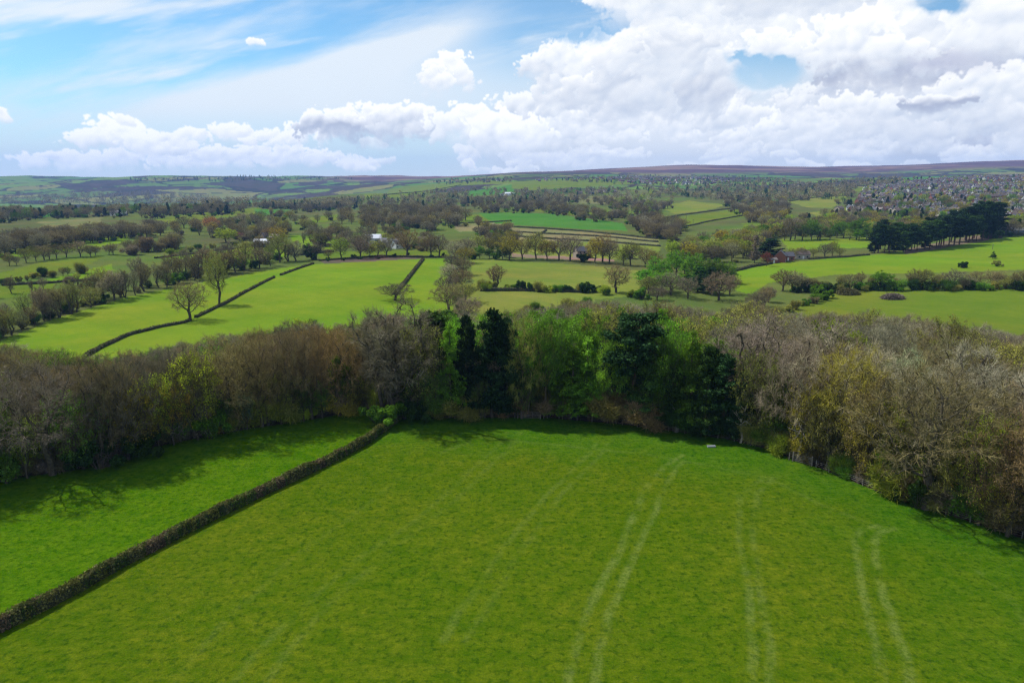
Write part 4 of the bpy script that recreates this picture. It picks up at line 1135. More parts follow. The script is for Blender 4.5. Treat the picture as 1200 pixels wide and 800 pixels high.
# black pines
pr = [(1022, 297), (1050, 296), (1085, 292), (1115, 288), (1150, 281), (1168, 278)]
row(pr, 24, (27, 36), ['pine', 'pine', 'pine', 'ever'], ['pine'], 'black pines of the eastern stand', 'in the front rank of the black pines, from the west', vj=.7, wx=1.25)
row([(u, v - 3) for u, v in pr], 20, (29, 39), ['pine'], ['pine'], 'second rank of the eastern pines', 'in the second rank of the black pines, from the west', wx=1.25)
row([(1160, 280), (1172, 277)], 3, (12, 16), ['bush'], ['dkgreen'], 'bushes at the end of the pines', 'at the east end of the pines, from the west')
row([(920, 303), (935, 302), (955, 301), (985, 299)], 7, (13, 19), ['oak', 'bud'], ['olive', 'purple', 'gold'], 'garden trees east of the brick house', 'east of the brick house, from the west')
row([(915, 282), (950, 280), (1000, 280), (1020, 282)], 14, (17, 26), ['leafy', 'bud', 'oak', 'oak'], ['bright', 'yg', 'purple', 'brown', 'green'], 'trees behind the brick house meadow', 'behind the brick house meadow, from the west')

# --- distant woods: ground polygons filled evenly as seen, (poly, count, height m, kinds, colours, phrase)
def fill(poly, n, Hm, kinds, cols, group, label, under=True):
    n = int(n * 1.35)
    P = np.array(poly, float); a0, b0 = P.min(0); a1, b1 = P.max(0); c = 0; t = 0
    while c < n and t < n * 40:
        t += 1
        u = RS.uniform(a0, a1); v = RS.uniform(b0, b1)
        if not inpoly(np.array([u]), np.array([v]), poly)[0]: continue
        k = kinds[RS.randint(len(kinds))]; cc = cols[RS.randint(len(cols))]
        if k in ('pine', 'ever'): cc = 'pine' if RS.rand() < .5 else 'dkgreen'
        if k == 'leafy' and cc in ('brown', 'purple', 'grey', 'orange'): cc = RS.choice(['green', 'yg', 'olive'])
        x, y, z = hit(u, v, 140)
        if under and RS.rand() < .8:
            xx, yy, zz = x + RS.normal() * 4, y - RS.uniform(1, 6), 0
            zz = float(ground(xx, yy)); add_tree('shrub', xx, yy, zz, RS.uniform(2.5, 5.5), 1.4, RS.choice(['dkgreen', 'brown', 'olive', 'purple', 'green']), 'undergrowth of ' + group, None, u, label='low undergrowth shrub ' + label)
        add_tree(k, x, y, z, RS.uniform(*Hm), RS.uniform(.9, 1.3), cc, group, None, u, label=f'{PAL[cc][1]} {KIND[k][1]} {label}')
        c += 1
OK = ['oak', 'oak', 'oak', 'bud', 'ash']; DK = ['brown', 'purple', 'purple', 'brown', 'grey']
fill([(870, 300), (905, 268), (1015, 262), (1030, 275), (905, 280), (885, 302)], 62, (10, 15), OK + ['leafy'], DK + ['gold', 'yg', 'orange'], 'mixed slope wood', 'on the mixed slope above the brick house')
fill([(760, 304), (850, 280), (900, 268), (890, 300), (860, 308)], 60, (8, 14), ['oak', 'bud', 'leafy'], ['yg', 'gold', 'olive', 'purple', 'grey'], 'pale wood behind the copse', 'in the pale wood behind the green copse')
fill([(0, 303), (0, 286), (100, 275), (230, 266), (235, 276), (150, 280), (100, 286)], 90, (11, 15), OK, DK, 'dark western wood belt', 'in the dark western wood belt')
fill([(235, 262), (330, 252), (345, 260), (330, 284), (240, 282)], 48, (10, 15), OK, DK + ['gold', 'olive'], 'trees round the western farm', 'among the crowns round the western farm')
fill([(340, 262), (400, 256), (500, 262), (520, 296), (470, 292), (400, 292), (345, 290)], 56, (9, 13), OK, DK + ['olive'], 'trees behind the lane', 'behind the lane row near the white barn')
fill([(395, 252), (450, 246), (530, 246), (556, 262), (500, 272), (420, 266)], 100, (12, 17), OK, DK, 'brown wood in the centre of the valley', 'in the brown wood mid-valley')
fill([(556, 262), (600, 268), (620, 292), (560, 292)], 26, (8, 12), OK, DK + ['gold'], 'scattered trees beside the straw strips', 'beside the straw-coloured strips')
fill([(550, 243), (640, 240), (740, 256), (700, 262), (640, 250), (560, 250)], 90, (10, 14), OK, DK, 'hedgerow wood above the deep green field', 'above the deep green field')
fill([(735, 262), (775, 255), (800, 268), (790, 285), (765, 282)], 60, (10, 15), OK, DK, 'bare wood at the end of the deep green field', 'in the bare wood ending the deep green field')
fill([(690, 236), (740, 224), (790, 224), (790, 244), (760, 256), (730, 250)], 90, (10, 15), OK, DK + ['yg'], 'wood beside the rounded pale field', 'in the wood beside the rounded pale field')
fill([(740, 222), (900, 218), (1000, 222), (1000, 232), (900, 238), (860, 238), (800, 232)], 330, (10, 15), OK + ['ever'], DK, 'great wood below the moor', 'in the great wood below the moor')
fill([(850, 242), (920, 236), (925, 256), (895, 268), (880, 262)], 80, (11, 16), OK, DK + ['gold'], 'brown wood below the yellow slope', 'in the brown wood below the yellow slope')
fill([(905, 262), (1000, 250), (1050, 258), (1090, 262), (1150, 262), (1210, 262), (1210, 278), (1150, 276), (1050, 275), (1000, 270), (910, 270)], 150, (9, 14), OK + ['leafy', 'ever'], DK + ['gold', 'yg', 'orange'], 'garden trees below the town', 'between the pines and the town')
fill([(975, 236), (1040, 234), (1060, 245), (1000, 250)], 26, (9, 13), OK + ['ever', 'ever'], DK + ['green'], 'trees at the edge of the town', 'at the near edge of the town')
fill([(930, 216), (1060, 208), (1050, 216), (1000, 222), (930, 226)], 90, (10, 14), OK + ['ever'], DK, 'dark wood on the ridge by the town', 'on the ridge beside the town')
fill([(1010, 210), (1210, 204), (1210, 258), (1010, 255)], 380, (7, 11), ['oak', 'bud', 'leafy', 'ever'], ['yg', 'gold', 'green', 'purple', 'brown'], 'garden trees in the town', 'among the roofs of the town')
fill([(1015, 216), (1210, 208), (1210, 256), (1015, 250)], 48, (11, 17), ['leafy', 'bud', 'ever', 'oak'], ['yg', 'gold', 'green', 'brown', 'olive'], 'large trees in the town', 'standing tall among the town roofs')
fill([(400, 234), (470, 232), (600, 232), (690, 232), (690, 240), (600, 242), (400, 246), (330, 252)], 240, (10, 15), OK + ['ever'], DK, 'dark tree lines across the far valley', 'in the dark lines across the far valley')
fill([(0, 262), (0, 250), (150, 246), (260, 244), (300, 250), (180, 258), (120, 254), (45, 258)], 190, (11, 16), OK + ['ever'], DK + ['green'], 'woods of the western ridge', 'on the low western ridge')
fill([(240, 246), (330, 238), (420, 236), (400, 246), (340, 246), (300, 244)], 150, (10, 15), OK + ['ever'], DK, 'woods beyond the western farm', 'beyond the western farm')
fill([(0, 240), (0, 232), (180, 226), (260, 232), (330, 236), (260, 244), (130, 240)], 260, (14, 22), OK, ['purple', 'brown'], 'woods in the blue western valley', 'in the blue western valley')
fill([(150, 210), (300, 207), (420, 210), (300, 213), (160, 213)], 130, (12, 18), ['oak', 'ever'], ['purple', 'brown'], 'skyline wood of the western hill', 'on the western skyline')
fill([(440, 232), (520, 222), (640, 222), (640, 230), (520, 232)], 60, (8, 13), OK, DK, 'hedgerow trees on the middle hill', 'on the middle hill')
fill([(500, 214), (530, 210), (600, 209), (600, 213), (520, 217)], 60, (9, 14), OK + ['ever'] * 3, DK, 'dark clump on the middle skyline', 'on the middle skyline')
fill([(600, 229), (700, 221), (740, 222), (690, 232), (610, 234)], 90, (9, 13), OK + ['ever'], DK + ['green'], 'trees below the village', 'below the hill village')
fill([(620, 211), (740, 206), (860, 207), (930, 211), (930, 218), (850, 219), (745, 217)], 230, (9, 13), OK + ['ever'], DK + ['green'], 'trees round the hill village', 'round the hill village')

# ------------------------------------------------------------------ place trees
def root(name, loc, rz=0):
    o = bpy.data.objects.new(name, None); o.location = loc; o.rotation_euler = (0, 0, rz); o.empty_display_size = .5
    return link(o)
CAP = {'bare_tree': 292, 'budding_tree': 240, 'leafy_tree': 120, 'pine_tree': 60, 'evergreen_tree': 90, 'hawthorn_shrub': 290, 'bush': 120, 'larch_tree': 40}
SPECS.sort(key=lambda s: -s['H'] / s['r'] * (.36 if s['group'].startswith(('bare crowns', 'green middle', 'wood crowns')) else 1) * (.5 if s['group'].startswith('undergrowth') else 1))
nk = {}; indiv = []; mass = []
for s in SPECS:
    vis = -25 < s['u'] < 1225
    n = KIND[s['kind']][0]
    s['vis'] = vis
    far_ = s['r'] > 1150
    if not vis and s['r'] > 600: continue
    if not far_ and nk.get(n, 0) < CAP[n]:
        nk[n] = nk.get(n, 0) + 1; indiv.append(s)
    else: mass.append(s)
print('individual', len(indiv), nk, 'mass', len(mass))
ORD = 'first second third fourth fifth sixth seventh eighth ninth tenth eleventh twelfth thirteenth fourteenth fifteenth sixteenth seventeenth eighteenth nineteenth'.split()
TENS = ['', '', 'twenty', 'thirty', 'forty', 'fifty', 'sixty']
def ordinal(n):
    if n <= 19: return ORD[n - 1]
    if n % 10 == 0: return {20: 'twentieth', 30: 'thirtieth', 40: 'fortieth', 50: 'fiftieth', 60: 'sixtieth'}[n]
    return TENS[n // 10] + '-' + ORD[n % 10 - 1]
bygroup = {}
for s in indiv:
    if s['where']: bygroup.setdefault((s['where'], KIND[s['kind']][0]), []).append(s)
for (w, n), L_ in bygroup.items():
    L_.sort(key=lambda s: s['u'], reverse=('from the hedge end' in w or 'counting from the hedge end' in w))
    if 'near end' in w and 'belt' not in w: L_.sort(key=lambda s: s['r'])
    for i, s in enumerate(L_):
        s['label'] = f"{ordinal(i + 1)} {n.replace('_', ' ')} {w}" if len(L_) > 1 else f"{PAL[s['col']][1]} {n.replace('_', ' ')} {w.split(',')[0]}"
        if len(s['label'].split()) < 15: s['label'] = s['label'][0:0] + PAL[s['col']][1] + ' ' + s['label'] if len(L_) > 1 else s['label']
def place(s, rs=RS):
    k = s['kind']
    pk = k
    if s['r'] > 260 and k + '_m' in PROTO: pk = k + '_m'
    elif s['r'] > 260 and k == 'tall': pk = 'ash_m'
    tm, cm = PROTO[pk][rs.randint(len(PROTO[pk]))]
    hb = 4.0 if k in ('shrub', 'bush') else H0
    sc = s['H'] / hb
    o = root(KIND[k][0], (s['x'], s['y'], s['z'] - .15 * sc), rs.uniform(0, 6.28))
    o.scale = (sc * s['wx'], sc * s['wx'], sc)
    tag(o, s['label'], 'shrub' if k in ('shrub', 'bush') else 'tree', s['group'])
    t = link(bpy.data.objects.new('trunk', tm), o)
    c = link(bpy.data.objects.new('crown', cm), o)
    col_ = np.array(PAL[s['col']][0]) * rs.uniform(.66, 1.32) * (1 + rs.normal(size=3) * .05)
    c.color = (*[float(max(x, .004)) for x in col_], 1)
    return o
for s in indiv: place(s)

# far trees of each kind: one mesh per kind
def far_mesh(specs, name, label, kindcol):
    V = []; F = []; Cc = []; o = 0
    rs = np.random.RandomState(5)
    for s in specs:
        H = s['H']; con = s['kind'] in ('pine', 'ever', 'larch'); low = s['kind'] in ('shrub', 'bush')
        n = int(np.clip(230 * (700 / s['r']), 60, 260)); sz = np.clip(.50 * s['r'] / 900, .40, 1.35) * min(1, H / 9)
        d = nrm(rs.normal(size=(n, 3)))
        rx = H * (.46 if not con else .27) * s['wx']; rz_ = H * (.45 if not con else .48)
        if low: rz_ = H * .48
        rad_ = rs.rand(n, 1) ** .35 * (1 + .22 * np.sin(d[:, :1] * 5 + s['x']) * np.sin(d[:, 1:2] * 4 + s['y']))
        c = d * rad_ * np.array([rx, rx, rz_])
        if con: c[:, :2] *= (1 - .75 * (c[:, 2:3] / rz_ + 1) / 2)*1.5
        c[:, 2] += H - rz_ * 1.0
        c += np.array([s['x'], s['y'], s['z']])
        v, f = leaves(rs, c, sz, .4)
        col_ = np.array(PAL[s['col']][0]) * rs.uniform(.8, 1.15)
        V.append(v); F.append(f + o); o += len(v); Cc.append(np.repeat(col_[None], len(v), 0))
        if not low:
            p0 = np.array([[s['x'], s['y'], s['z'] - .5]]); p1 = p0 + np.array([[0, 0, H * .6]])
            v, f = prisms(p0, p1, np.array([H * .028]), np.array([H * .012]), 4)
            V.append(v); F.append(f + o); o += len(v); Cc.append(np.repeat(np.array([[.07, .055, .04]]), len(v), 0))
    V = np.vstack(V); me = new_mesh(name, V, [np.vstack(F)])
    a = me.attributes.new('tint', 'FLOAT_COLOR', 'POINT'); c4 = np.ones((len(V), 4), np.float32); c4[:, :3] = np.vstack(Cc); a.data.foreach_set('color', c4.ravel())
    ob = mobj(name, me, [M_FAR]); tag(ob, label, 'woodland', kind='stuff'); return ob
def gn_wood(specs, name, label):
    """the rest of a wood as one object: points that carry whole trees"""
    lists = []; imap = {}
    cols_ = [bpy.data.collections.new(name + '_trunks'), bpy.data.collections.new(name + '_crowns')]
    swap = {M_TWIG.name: M_TWIG_I, M_LEAF.name: M_LEAF_I, M_NEEDLE.name: M_NEEDLE_I}
    P3 = []; RT = []; SCL = []; ID = []; TI = []
    rs = np.random.RandomState(77)
    for s in specs:
        k = s['kind']; pk = k
        if s['r'] > 260 and k + '_m' in PROTO: pk = k + '_m'
        elif s['r'] > 260 and k == 'tall': pk = 'ash_m'
        v = rs.randint(len(PROTO[pk])); key = (pk, v)
        if key not in imap:
            imap[key] = len(imap)
            for ci, me in enumerate(PROTO[pk][v]):
                m2 = me.copy()
                for i, mm_ in enumerate(m2.materials):
                    if mm_.name in swap: m2.materials[i] = swap[mm_.name]
                cols_[ci].objects.link(bpy.data.objects.new(f'{name}_{ci}_{imap[key]:03d}', m2))
        hb = 4.0 if k in ('shrub', 'bush') else H0; sc = s['H'] / hb
        P3.append((s['x'], s['y'], s['z'] - .15 * sc)); RT.append((0, 0, rs.uniform(0, 6.28))); SCL.append((sc * s['wx'], sc * s['wx'], sc)); ID.append(imap[key])
        TI.append((*[float(max(.004, q)) for q in np.array(PAL[s['col']][0]) * rs.uniform(.66, 1.32)], 1))
    me = bpy.data.meshes.new(name); me.vertices.add(len(P3)); me.vertices.foreach_set('co', np.array(P3, np.float32).ravel())
    for an, ty, key, arr in (('rot', 'FLOAT_VECTOR', 'vector', RT), ('scl', 'FLOAT_VECTOR', 'vector', SCL), ('tint', 'FLOAT_COLOR', 'color', TI)):
        a = me.attributes.new(an, ty, 'POINT'); a.data.foreach_set(key, np.array(arr, np.float32).ravel())
    a = me.attributes.new('pid', 'INT', 'POINT'); a.data.foreach_set('value', np.array(ID, np.int32))
    ob = link(bpy.data.objects.new(name, me)); tag(ob, label, 'woodland', kind='stuff')
    ng = bpy.data.node_groups.new(name, 'GeometryNodeTree')
    ng.interface.new_socket('Geometry', in_out='INPUT', socket_type='NodeSocketGeometry'); ng.interface.new_socket('Geometry', in_out='OUTPUT', socket_type='NodeSocketGeometry')
    gi = ng.nodes.new('NodeGroupInput'); go = ng.nodes.new('NodeGroupOutput'); jn = ng.nodes.new('GeometryNodeJoinGeometry')
    def na_(nm, ty):
        n = ng.nodes.new('GeometryNodeInputNamedAttribute'); n.data_type = ty; n.inputs['Name'].default_value = nm
        return [o for o in n.outputs if o.enabled and o.name == 'Attribute'][0]
    for c in cols_:
        ci = ng.nodes.new('GeometryNodeCollectionInfo'); ci.inputs['Collection'].default_value = c; ci.inputs['Separate Children'].default_value = True; ci.inputs['Reset Children'].default_value = True
        ip = ng.nodes.new('GeometryNodeInstanceOnPoints'); ip.inputs['Pick Instance'].default_value = True
        e2r = ng.nodes.new('FunctionNodeEulerToRotation')
        ng.links.new(gi.outputs[0], ip.inputs['Points']); ng.links.new(ci.outputs[0], ip.inputs['Instance'])
        ng.links.new(na_('pid', 'INT'), ip.inputs['Instance Index']); ng.links.new(na_('rot', 'FLOAT_VECTOR'), e2r.inputs[0]); ng.links.new(e2r.outputs[0], ip.inputs['Rotation'])
        ng.links.new(na_('scl', 'FLOAT_VECTOR'), ip.inputs['Scale']); ng.links.new(ip.outputs[0], jn.inputs[0])
    ng.links.new(jn.outputs[0], go.inputs[0])
    md = ob.modifiers.new('trees', 'NODES'); md.node_group = ng
    return ob
near_mass = [s for s in mass if s['r'] < 1500]; mass = [s for s in mass if s['r'] >= 1500]
nb = {}
for s in near_mass: nb.setdefault(KIND[s['kind']][0], []).append(s)
WN = {'bare_tree': 'bare_woods', 'budding_tree': 'budding_woods', 'leafy_tree': 'leafy_woods', 'evergreen_tree': 'evergreen_woods', 'pine_tree': 'pine_woods', 'larch_tree': 'larch_woods', 'hawthorn_shrub': 'undergrowth', 'bush': 'bushy_undergrowth'}
for n, L_ in nb.items():
    print('gn', n, len(L_)); gn_wood(L_, WN[n], f'the crowded {n.replace("_", " ")}s that fill out the woods and hedgerows')
bk = {}
for s in mass: bk.setdefault(KIND[s['kind']][0], []).append(s)
for n, L_ in bk.items():
    nm = {'bare_tree': 'bare_woodland', 'budding_tree': 'budding_woodland', 'leafy_tree': 'leafy_woodland', 'evergreen_tree': 'evergreen_woodland', 'pine_tree': 'pine_woodland', 'larch_tree': 'larch_woodland', 'hawthorn_shrub': 'far_shrubbery', 'bush': 'bushy_undergrowth'}[n]
    far_mesh(L_, nm, {'bare_tree': 'mass of distant bare brown and purple woods across the valley and hills'}.get(n, f'distant {n.replace("_", " ")}s scattered through the far woods and hedgerows'), n)

# ------------------------------------------------------------------ hedges
M_HCORE = plain('hedge_core', (.030, .036, .014), .9, 0, .3)
def hedge(px, h, w, cols, label, group=None, n_per_m=60, leafs=.09, world=None, step=1.0, gaps=0, name='hedge'):
    P = np.array([(q[0], q[1]) for q in (world or hits(px))])
    if (h <= 0): return
    seg = np.hypot(*(P[1:] - P[:-1]).T); cs = np.r_[0, np.cumsum(seg)]; Ltot = cs[-1]
    n = max(3, int(Ltot / step)); t = np.linspace(0, Ltot, n)
    # round the corners of the polyline
    X = np.interp(t, cs, P[:, 0]); Y = np.interp(t, cs, P[:, 1])
    k = max(1, int(3 / step)); ker = np.ones(2 * k + 1) / (2 * k + 1)
    if n > 4 * k:
        Xp = np.convolve(np.pad(X, k, 'edge'), ker, 'valid'); Yp = np.convolve(np.pad(Y, k, 'edge'), ker, 'valid'); X, Y = Xp, Yp
    Z = ground(X, Y)
    dx = np.gradient(X); dy = np.gradient(Y); l = np.hypot(dx, dy) + 1e-9; nx, ny = -dy / l, dx / l
    hh = h * (.70 + .6 * fbm(t / 2.2, t * 0, 33, 4)); ww = w * (.65 + .7 * fbm(t / 2.5, t * 0 + 9, 34, 4))
    prof = [(-.5, -.1), (-.52, .45), (-.40, .88), (-.1, 1.0), (.2, .98), (.42, .84), (.52, .4), (.5, -.1)]
    V = np.stack([np.stack([X + nx * a * ww * .86, Y + ny * a * ww * .86, Z + b * hh * .9], -1) for a, b in prof], 1)
    jit = RS.normal(size=V.shape) * .05 * min(1, h); V = V + jit
    m = len(prof); id_ = np.arange(n * m).reshape(n, m)
    F = np.stack([id_[:-1, :-1], id_[1:, :-1], id_[1:, 1:], id_[:-1, 1:]], -1).reshape(-1, 4)
    caps = [id_[0][::-1], id_[-1]]
    me = new_mesh(name, V.reshape(-1, 3), [F, np.array([caps[0]]), np.array([caps[1]])])
    o = mobj(name, me, [M_HCORE]); tag(o, label, 'hedge', group)
    N_ = int(Ltot * n_per_m); ti_ = RS.uniform(0, n - 1.001, N_); i0 = ti_.astype(int); ft = ti_ - i0
    pf = np.array(prof[1:-1] + []); q = RS.uniform(0, len(prof) - 1.001, N_); q0 = q.astype(int); fq = (q - q0)[:, None]
    pr_ = np.array(prof); ab = pr_[q0] * (1 - fq) + pr_[q0 + 1] * fq
    ab = ab * (1 + np.abs(RS.normal(size=(N_, 1))) * .10 - .08)
    wx_ = np.interp(ti_, np.arange(n), ww); hx_ = np.interp(ti_, np.arange(n), hh)
    C = np.stack([np.interp(ti_, np.arange(n), X) + np.interp(ti_, np.arange(n), nx) * ab[:, 0] * wx_,
                  np.interp(ti_, np.arange(n), Y) + np.interp(ti_, np.arange(n), ny) * ab[:, 0] * wx_,
                  np.interp(ti_, np.arange(n), Z) + ab[:, 1] * hx_], -1) + RS.normal(size=(N_, 3)) * .04
    v, f = leaves(RS, C, leafs, .2)
    me2 = new_mesh('foliage', v, [f]); a = me2.attributes.new('tint', 'FLOAT_COLOR', 'POINT')
    cc = np.array(cols)[None]; patch = fbm(C[:, 0] / 2.2, C[:, 1] / 2.2, 44, 3)
    ci = np.clip(((patch - .3) / .4 * len(cols)).astype(int), 0, len(cols) - 1)
    colr = np.array(cols)[ci] * RS.uniform(.7, 1.3, (N_, 1))
    top = ab[:, 1] > .85
    colr[top] = colr[top] * .7 + np.array((.15, .13, .05)) * .35
    c4 = np.ones((N_ * 4, 4), np.float32); c4[:, :3] = np.repeat(colr, 4, 0); a.data.foreach_set('color', c4.ravel())
    mobj('foliage', me2, [M_HLEAF], o)
    return o
M_HLEAF = foliage_mat('hedge_leaves', None, .15, tintsrc='attr', contrast=.35, nscale=1.2)
HC = [(.13, .095, .06), (.065, .11, .02), (.13, .13, .045), (.12, .125, .045), (.055, .09, .02), (.12, .13, .03)]
hedge(None, 1.25, 1.15, HC, 'long trimmed hedge curving between the two near pastures', n_per_m=420, leafs=.10, world=HEDGE_W, step=.5)
HM = [(.09, .07, .05), (.05, .07, .02), (.11, .095, .06)]
for px, h, w, lab in [
 ([(86, 430), (102, 417), (120, 407), (150, 393), (190, 383), (215, 379), (225, 375)], 1.05, 1.1, 'low hedge curving down the big bright field to the wood'),
 ([(228, 373), (262, 357), (300, 336), (322, 325)], 1.05, 1.1, 'low straight hedge between the lone trees and the gap'),
 ([(328, 323), (350, 315), (368, 309)], 1.05, 1.1, 'short length of low hedge above the gap in the big field'),
 ([(462, 346), (474, 332), (485, 318), (496, 304)], 1.4, 1.8, 'dark hedge between the big field and the narrow strip'),
 ([(372, 306), (400, 304), (440, 301), (520, 302)], 1.2, 1.5, 'low lane hedge along the far side of the big field'),
 ([(0, 335), (60, 332), (115, 328)], 1.2, 1.6, 'thin hedge across the small western fields'),
 ([(180, 303), (300, 289)], 1.2, 1.6, 'thin hedge behind the second bright field'),
 ([(600, 266), (680, 271), (770, 280)], 1.5, 2.2, 'dark hedge under the deep green field'),
 ([(600, 272), (700, 277), (772, 284)], 1.4, 2.0, 'middle hedge between the straw-coloured strips'),
 ([(600, 277), (700, 283), (775, 289)], 1.4, 2.0, 'lowest hedge between the straw-coloured strips'),
 ([(537, 262), (600, 259)], 1.4, 2.2, 'hedge under the valley meadow'),
 ([(795, 267), (840, 258), (888, 250)], 1.4, 2.4, 'hedge under the long pale slope field'),
 ([(770, 257), (830, 248), (890, 239)], 1.5, 3.0, 'hedge above the long pale slope field'),
 ([(450, 229), (500, 224), (540, 217)], 2.0, 4.0, 'hedge across the middle hill'),
 ([(925, 236), (960, 231), (995, 229)], 1.6, 3.0, 'hedge across the yellow slope'),
 ([(860, 318), (880, 313), (905, 309)], 1.6, 2.2, 'hedge west of the brick house'),
 ([(945, 304), (985, 302), (1020, 299)], 1.2, 1.6, 'low hedge east of the brick house'),
 ([(1168, 276), (1215, 275)], 2.2, 4.0, 'bushy grey hedge in front of the farm sheds'),
 ([(345, 300), (380, 296), (392, 295)], 1.6, 2.4, 'short hedge west of the lane row'),
 ([(560, 341), (620, 341), (690, 343)], 1.6, 2.0, 'dark shrubby hedge in front of the yellow field'),
 ([(620, 290), (625, 280), (640, 270)], 1.4, 2.0, 'hedge climbing between the valley meadows'),
]: hedge(px, h, w, HM, lab, n_per_m=26, leafs=.22, step=2.5)
# brush heaps
def heap(u, v, wpx, hpx, col_, label):
    x, y, z = hit(u, v); f = y; w = wpx * f / FPX; h = hpx * f / FPX * 1.1
    rs = np.random.RandomState(int(u)); n = 1600
    d = nrm(rs.normal(size=(n, 3))); d[:, 2] = np.abs(d[:, 2])
    P = d * rs.rand(n, 1) ** .3 * np.array([w / 2, w / 3, h]) + np.array([x, y, z])
    A = Acc(); A.add(strips(rs, P, nrm(rs.normal(size=(n, 3)) * np.array([1, 1, .4])), 1.6, .06)); A.add(leaves(rs, P[:900], .3))
    me = A.mesh('brush_heap', [M_TWIG]); o = link(bpy.data.objects.new('brush_heap', me)); o.color = (*col_, 1); tag(o, label, 'brush heap')
heap(1046, 350, 28, 6, (.16, .13, .11), 'long grey brush heap lying in the eastern field')
heap(994, 345, 28, 7, (.12, .11, .05), 'mossy brush heap at the hedge corner')
heap(1168, 279, 12, 3, (.15, .12, .10), 'grey brush heap at the end of the pines')
heap(447, 302, 16, 3, (.17, .10, .07), 'reddish earth heap behind the big field')

# ------------------------------------------------------------------ wood-edge fence, gates, dead trees, trough
def boxv(c, sx, sy, sz, ax=(1, 0)):
    ax = np.array(ax) / np.hypot(*ax); ay = np.array([-ax[1], ax[0]])
    V = []
    for dz in (0, 1):
        for a, b in ((-1, -1), (1, -1), (1, 1), (-1, 1)):
            q = np.array(c[:2]) + ax * a * sx / 2 + ay * b * sy / 2
            V.append((q[0], q[1], c[2] + dz * sz))
    return np.array(V), np.array([(0, 3, 2, 1), (4, 5, 6, 7), (0, 1, 5, 4), (1, 2, 6, 5), (2, 3, 7, 6), (3, 0, 4, 7)])
def fence(world, label):
    P = np.array([(q[0], q[1]) for q in world]); seg = np.hypot(*(P[1:] - P[:-1]).T); cs = np.r_[0, np.cumsum(seg)]
    t = np.arange(0, cs[-1], 2.6); X = np.interp(t, cs, P[:, 0]); Y = np.interp(t, cs, P[:, 1]); Z = ground(X, Y)
    o = root('post_and_wire_fence', (X[0], Y[0], Z[0])); tag(o, label, 'fence', 'wire fences at the wood edge')
    base = None
    for i in range(len(t)):
        v, f = boxv((0, 0, -.2), .10, .10, 1.15)
        if base is None: base = new_mesh('post', v, [f]); base.materials.append(M_WOOD)
        q = link(bpy.data.objects.new('post', base), o); q.location = (X[i] - X[0], Y[i] - Y[0], Z[i] - Z[0]); q.rotation_euler = (RS.normal() * .04, RS.normal() * .04, RS.rand())
    A = Acc()
    for hgt in (.35, .62, .88):
        pp = np.c_[X - X[0], Y - Y[0], Z - Z[0] + hgt]; A.add(prisms(pp[:-1], pp[1:], np.full(len(pp) - 1, .012), np.full(len(pp) - 1, .012), 3))
    me = A.mesh('wire', [plain('fence_wire', (.25, .25, .25), .5, .6)]); link(bpy.data.objects.new('wire', me), o)
def cutpx(a, b): return hits([(u, v) for u, v in [(x, np.interp(x, [e[0] for e in EDGE], [e[1] for e in EDGE]) + .6) for x in np.linspace(a, b, 24)]])
fence(cutpx(480, 604), 'post and wire fence along the wood from the hedge to the gate')
fence(cutpx(624, 932), 'long post and wire fence at the wood edge past the gate')
fence(cutpx(952, 1240), 'post and wire fence at the wood edge beyond the second gate')
def gate(u, v, w, ang, label):
    x, y, z = hit(u, v); o = root('field_gate', (x, y, z), ang); tag(o, label, 'gate')
    for i, sx in enumerate((-1, 1)):
        me = new_mesh('post', *(lambda vf: (vf[0], [vf[1]]))(boxv((sx * (w / 2 + .16), 0, -.2), .2, .2, 1.65))); mobj('post', me, [M_WOOD], o)
        me = new_mesh('post', *(lambda vf: (vf[0], [vf[1]]))(boxv((sx * (w / 2 + .75), .1, -.2), .14, .14, 1.35))); mobj('post', me, [M_WOOD], o)
    for hgt in (.15, .4, .65, .9, 1.15):
        me = new_mesh('bar', *(lambda vf: (vf[0], [vf[1]]))(boxv((0, 0, hgt), w, .05, .09))); mobj('bar', me, [M_WOOD], o)
    A = Acc()
    for sx in (-1, 1):
        A.add(boxv((sx * (w / 2 - .07), .055, .12), .1, .05, 1.14))
    A.add(prisms(np.array([[-w / 2 + .1, .06, .2]]), np.array([[w / 2 - .1, .06, 1.15]]), np.array([.04]), np.array([.04]), 4))
    link(bpy.data.objects.new('brace', A.mesh('brace', [M_WOOD])), o)
gate(622, 490.5, 3.0, 0.0, 'pale wooden five-bar gate in the shade of the wood edge')
gate(940, 543, 2.4, -.75, 'small grey gate where the eastern wood edge bends')
def dead(u, vb, vt, seed, label, stump=False, lean=(0, 0)):
    x, y, z = hit(u, vb); H = height_for(x, y, z, u, vt)
    rs = np.random.RandomState(seed); A = Acc(); B = Acc()
    n = 9; zt = np.linspace(0, H * (.72 if not stump else .55), n); pts = np.c_[np.cumsum(rs.normal(size=n) * .10) + lean[0] * zt, np.cumsum(rs.normal(size=n) * .1) + lean[1] * zt, zt]
    rb = np.linspace(.42 if stump else .2, .2 if stump else .08, n); A.add(prisms(pts[:-1], pts[1:], rb[:-1], rb[1:], 8))
    for i in range(11 if not stump else 5):
        j = rs.randint(3, n); p = pts[j].copy(); d = nrm(np.array([rs.normal() * .8, rs.normal() * .4 - .25, .6 + rs.rand() * .6])); r_ = .11
        for k in range(6):
            q = p + d * rs.uniform(.35, .7); B.add(prisms(p[None], q[None], np.array([r_]), np.array([r_ * .75]), 5)); p = q; r_ *= .75; d = nrm(d + rs.normal(size=3) * .38)
    o = root('dead_tree', (x, y, z)); tag(o, label, 'dead tree')
    link(bpy.data.objects.new('trunk', A.mesh('trunk', [M_BARKPALE if not stump else M_WOOD])), o); link(bpy.data.objects.new('branches', B.mesh('branches', [M_BARKPALE])), o)
